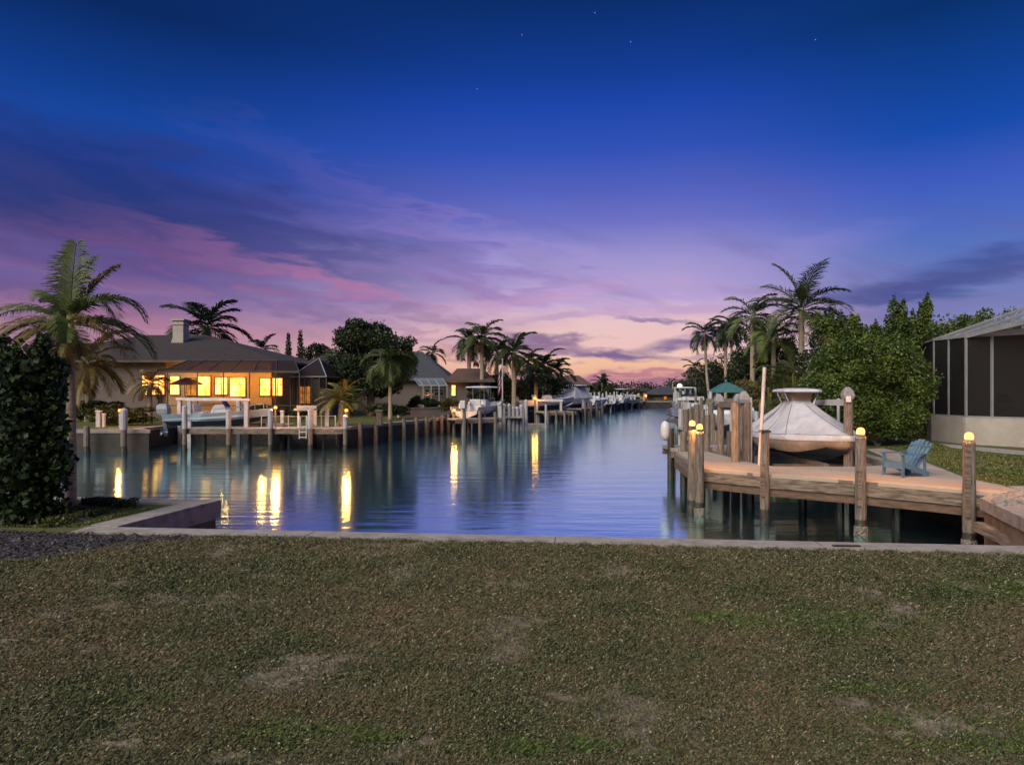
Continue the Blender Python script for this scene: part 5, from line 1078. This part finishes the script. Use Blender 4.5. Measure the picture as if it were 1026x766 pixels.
tc=N.new('ShaderNodeTexCoord'); sp_=N.new('ShaderNodeSeparateXYZ'); L.new(tc.outputs['Generated'],sp_.inputs[0]); X,Y,Z=sp_.outputs
az=mth('MULTIPLY',mth('ARCTAN2',X,Y),57.2958); hyp=mth('SQRT',mth('ADD',mth('MULTIPLY',X,X),mth('MULTIPLY',Y,Y))); el=mth('MULTIPLY',mth('ARCTAN2',Z,hyp),57.2958)
def ang(px,py):
    x=(px-513)/F; return math.degrees(math.atan(x)), math.degrees(math.atan(((HZ-py)/F)/math.sqrt(1+x*x)))
def ramp(fac,stops):
    n=N.new('ShaderNodeValToRGB'); n.color_ramp.interpolation='B_SPLINE' if False else 'LINEAR'; L.new(fac,n.inputs[0]); cr=n.color_ramp
    while len(cr.elements)>1: cr.elements.remove(cr.elements[0])
    cr.elements[0].position=stops[0][0]; cr.elements[0].color=(*lin(stops[0][1]),1)
    for p,c in stops[1:]: e=cr.elements.new(p); e.color=(*lin(c),1)
    return n.outputs[0]
e90=mth('DIVIDE',el,90,clamp=True)
def st(px,rows): return [(max(0,ang(px,py)[1])/90,c) for py,c in rows]
CEN=st(620,[(390,(150,104,130)),(384,(180,124,142)),(374,(216,154,146)),(362,(242,196,168)),(345,(226,184,190)),(325,(212,176,200)),(300,(192,168,212)),(262,(160,150,207)),(222,(110,114,196)),(190,(82,98,190)),(150,(50,82,182)),(105,(30,70,170)),(70,(20,60,146)),(0,(12,46,108))])
CEN+=[(.42,(14,54,118)),(.55,(60,104,160)),(1,(104,136,180))]  # each ramp: unseen zenith made brighter than real to light the water
LEF=st(100,[(390,(165,118,145)),(360,(184,138,156)),(330,(172,130,154)),(300,(130,104,154)),(275,(104,90,150)),(245,(92,80,140)),(215,(66,70,134)),(185,(42,64,140)),(155,(30,64,148)),(115,(24,70,158)),(75,(18,60,138)),(0,(11,41,98))])
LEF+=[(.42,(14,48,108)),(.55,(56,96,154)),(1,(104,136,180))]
RIG=st(950,[(390,(150,138,180)),(340,(140,136,184)),(300,(118,128,184)),(250,(90,116,188)),(220,(76,106,192)),(180,(62,92,190)),(130,(24,76,172)),(80,(18,66,150)),(0,(10,49,108))])
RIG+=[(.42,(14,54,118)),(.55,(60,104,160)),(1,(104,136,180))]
rc,rl_,rr_=ramp(e90,CEN),ramp(e90,LEF),ramp(e90,RIG)
def smooth(v,a,b):
    n=N.new('ShaderNodeMapRange'); n.interpolation_type='SMOOTHSTEP'; L.new(v,n.inputs[0]); n.inputs[1].default_value=a; n.inputs[2].default_value=b; n.inputs[3].default_value=0; n.inputs[4].default_value=1; return n.outputs[0]
base=mixc(smooth(az,2,-30),rc,rl_); base=mixc(smooth(az,12,33),base,rr_)
# noise in (azimuth, elevation), streaks sloping down to the right
def cnoise(scale,ax,ay,rot,det=6,off=0,dist=0):
    cb=N.new('ShaderNodeCombineXYZ'); L.new(az,cb.inputs[0]); L.new(el,cb.inputs[1]); cb.inputs[2].default_value=off
    mp=N.new('ShaderNodeMapping'); mp.inputs['Rotation'].default_value=(0,0,math.radians(rot)); L.new(cb.outputs[0],mp.inputs[0])
    mp2=N.new('ShaderNodeMapping'); mp2.inputs['Scale'].default_value=(ax,ay,1); L.new(mp.outputs[0],mp2.inputs[0])
    n=N.new('ShaderNodeTexNoise'); n.inputs['Scale'].default_value=scale; n.inputs['Detail'].default_value=det; n.inputs['Roughness'].default_value=.55; n.inputs['Distortion'].default_value=dist; L.new(mp2.outputs[0],n.inputs['Vector']); return n.outputs[0]
nA=cnoise(1,.06,.28,14,4,0,.3); nB=cnoise(1,.12,.60,4,5,3,.3); nC=cnoise(1,.45,1.5,0,4,9)
k1=mth('SUBTRACT',nB,.5); k2=mth('SUBTRACT',nC,.5)
def warp(ax,ay,bx,by):
    cb=N.new('ShaderNodeCombineXYZ'); L.new(mth('MULTIPLY_ADD',k1,ax,mth('MULTIPLY_ADD',k2,bx,az)),cb.inputs[0]); L.new(mth('MULTIPLY_ADD',k1,ay,mth('MULTIPLY_ADD',k2,by,el)),cb.inputs[1]); return cb.outputs[0]
WB=warp(16,8,3,1.3); WS=warp(7,3.2,6,1.7)
col=base
def over(mask,strength,c):
    global col
    col=mixc(mth('MULTIPLY',mask,strength),col,c)
def blob(px,py,rx,ry,rot,st,c,W=None,soft=.15):
    global col
    a,e=ang(px,py); k=math.degrees(1/F); m_=N.new('ShaderNodeMapping'); m_.vector_type='TEXTURE'; m_.inputs[1].default_value=(a,e,0); m_.inputs[2].default_value=(0,0,math.radians(rot)); m_.inputs[3].default_value=(rx*k,ry*k,1)
    L.new(W or (WS if ry<14 else WB),m_.inputs[0]); ln=N.new('ShaderNodeVectorMath'); ln.operation='LENGTH'; L.new(m_.outputs[0],ln.inputs[0])
    n=N.new('ShaderNodeMapRange'); n.interpolation_type='SMOOTHSTEP'; L.new(ln.outputs['Value'],n.inputs[0]); n.inputs[1].default_value=soft; n.inputs[2].default_value=1.3; n.inputs[3].default_value=st; n.inputs[4].default_value=0
    col=mixc(n.outputs[0],col,c)
band=mth('MULTIPLY',smooth(el,1,6),smooth(el,20,9))
over(mth('MULTIPLY',band,smooth(nA,.47,.66)),.34,(104,88,146))
over(mth('MULTIPLY',mth('MULTIPLY',smooth(el,2,5),smooth(el,12,6)),mth('MULTIPLY',smooth(nB,.50,.66),smooth(az,26,8))),.27,(206,150,180))
# left bank of blue cloud with muted rose light under it
blob(110,190,320,46,-14,.55,(34,52,116)); blob(270,228,180,24,-20,.36,(62,66,134)); blob(40,215,170,30,-8,.35,(44,54,112))
blob(80,250,150,18,-8,.30,(98,74,126)); blob(260,270,150,17,-13,.46,(156,104,152)); blob(345,288,90,9,-12,.5,(186,118,160)); blob(150,255,110,10,-12,.32,(132,88,136))
blob(170,322,200,11,-4,.42,(186,128,150)); blob(60,300,130,12,-6,.35,(96,76,124)); blob(300,312,110,9,-8,.35,(110,86,140))
blob(420,250,90,30,-20,.36,(88,82,158)); blob(480,275,90,14,-8,.4,(140,108,168)); blob(430,318,110,11,-8,.55,(124,94,148)); blob(520,300,120,9,8,.4,(214,166,196))
blob(400,222,200,20,-24,.20,(108,98,176)); blob(470,245,180,16,-26,.22,(134,114,188)); blob(560,262,170,16,-16,.26,(172,148,210)); blob(740,275,150,16,14,.22,(164,146,210))
blob(610,342,250,36,0,.50,(248,208,192),WB)
# centre: ragged purple clouds over the orange horizon
blob(600,330,150,9,5,.4,(236,200,198)); blob(590,368,150,7,0,.62,(244,190,150)); blob(455,358,50,11,0,.55,(240,178,150))
blob(535,345,75,12,-5,.8,(112,84,138)); blob(622,355,62,10,-2,.9,(108,84,142)); blob(470,352,55,8,-6,.5,(138,100,142)); blob(410,335,60,7,-8,.4,(150,106,150))
blob(655,322,40,6,-10,.7,(112,96,158)); blob(688,341,45,6,8,.8,(104,86,146)); blob(560,318,60,4,6,.4,(150,124,178)); blob(720,356,50,4,4,.5,(120,94,150))
blob(650,376,120,3,1,.6,(176,110,138)); blob(580,378,60,2.6,0,.6,(160,102,136)); blob(640,386,170,5,0,.6,(140,96,130))
# right: slate streaks
blob(960,278,120,16,4,.55,(50,64,130)); blob(890,290,80,9,5,.45,(68,74,138)); blob(930,306,90,9,0,.4,(124,114,176)); blob(990,255,60,9,8,.4,(60,76,150))
# behind the viewer: unseen twilight sky, set pale as added fill light
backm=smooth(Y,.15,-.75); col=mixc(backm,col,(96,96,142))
# few faint stars
for px,py in ((596,13),(523,35),(632,42),(478,89),(817,40)):
    x=(px-513)/F; z=(HZ-py)/F; l=math.sqrt(1+x*x+z*z); n=N.new('ShaderNodeVectorMath'); n.operation='DISTANCE'; L.new(tc.outputs['Generated'],n.inputs[0]); n.inputs[1].default_value=(x/l,1/l,z/l)
    col=mixc(mth('MULTIPLY',mth('LESS_THAN',n.outputs['Value'],.0007),.4),col,(190,205,255))
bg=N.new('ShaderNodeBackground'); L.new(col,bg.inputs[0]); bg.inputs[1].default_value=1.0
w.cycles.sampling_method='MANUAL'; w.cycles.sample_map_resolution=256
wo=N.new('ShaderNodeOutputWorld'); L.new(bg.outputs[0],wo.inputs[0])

# soft twilight key from behind-left
sl=bpy.data.lights.new('sun','SUN'); sl.energy=3.9; sl.angle=math.radians(50); sl.color=(1,.90,.76); so=bpy.data.objects.new('sun',sl); COL.objects.link(so)
d=Vector((-.55,-.75,.75)).normalized(); so.rotation_euler=d.to_track_quat('Z','Y').to_euler(); so.location=(-20,-30,30)

scn.view_settings.view_transform='Standard'; scn.view_settings.look='None'; scn.view_settings.exposure=0; scn.view_settings.gamma=1
scn.render.engine='CYCLES'; scn.cycles.use_denoising=True; scn.cycles.use_adaptive_sampling=True; scn.cycles.adaptive_threshold=.04; scn.cycles.max_bounces=4; scn.cycles.diffuse_bounces=1; scn.cycles.glossy_bounces=3; scn.cycles.transparent_max_bounces=8; scn.cycles.transmission_bounces=2
scn.cycles.sample_clamp_indirect=4; scn.cycles.use_light_tree=True; scn.cycles.caustics_reflective=False; scn.cycles.caustics_refractive=False
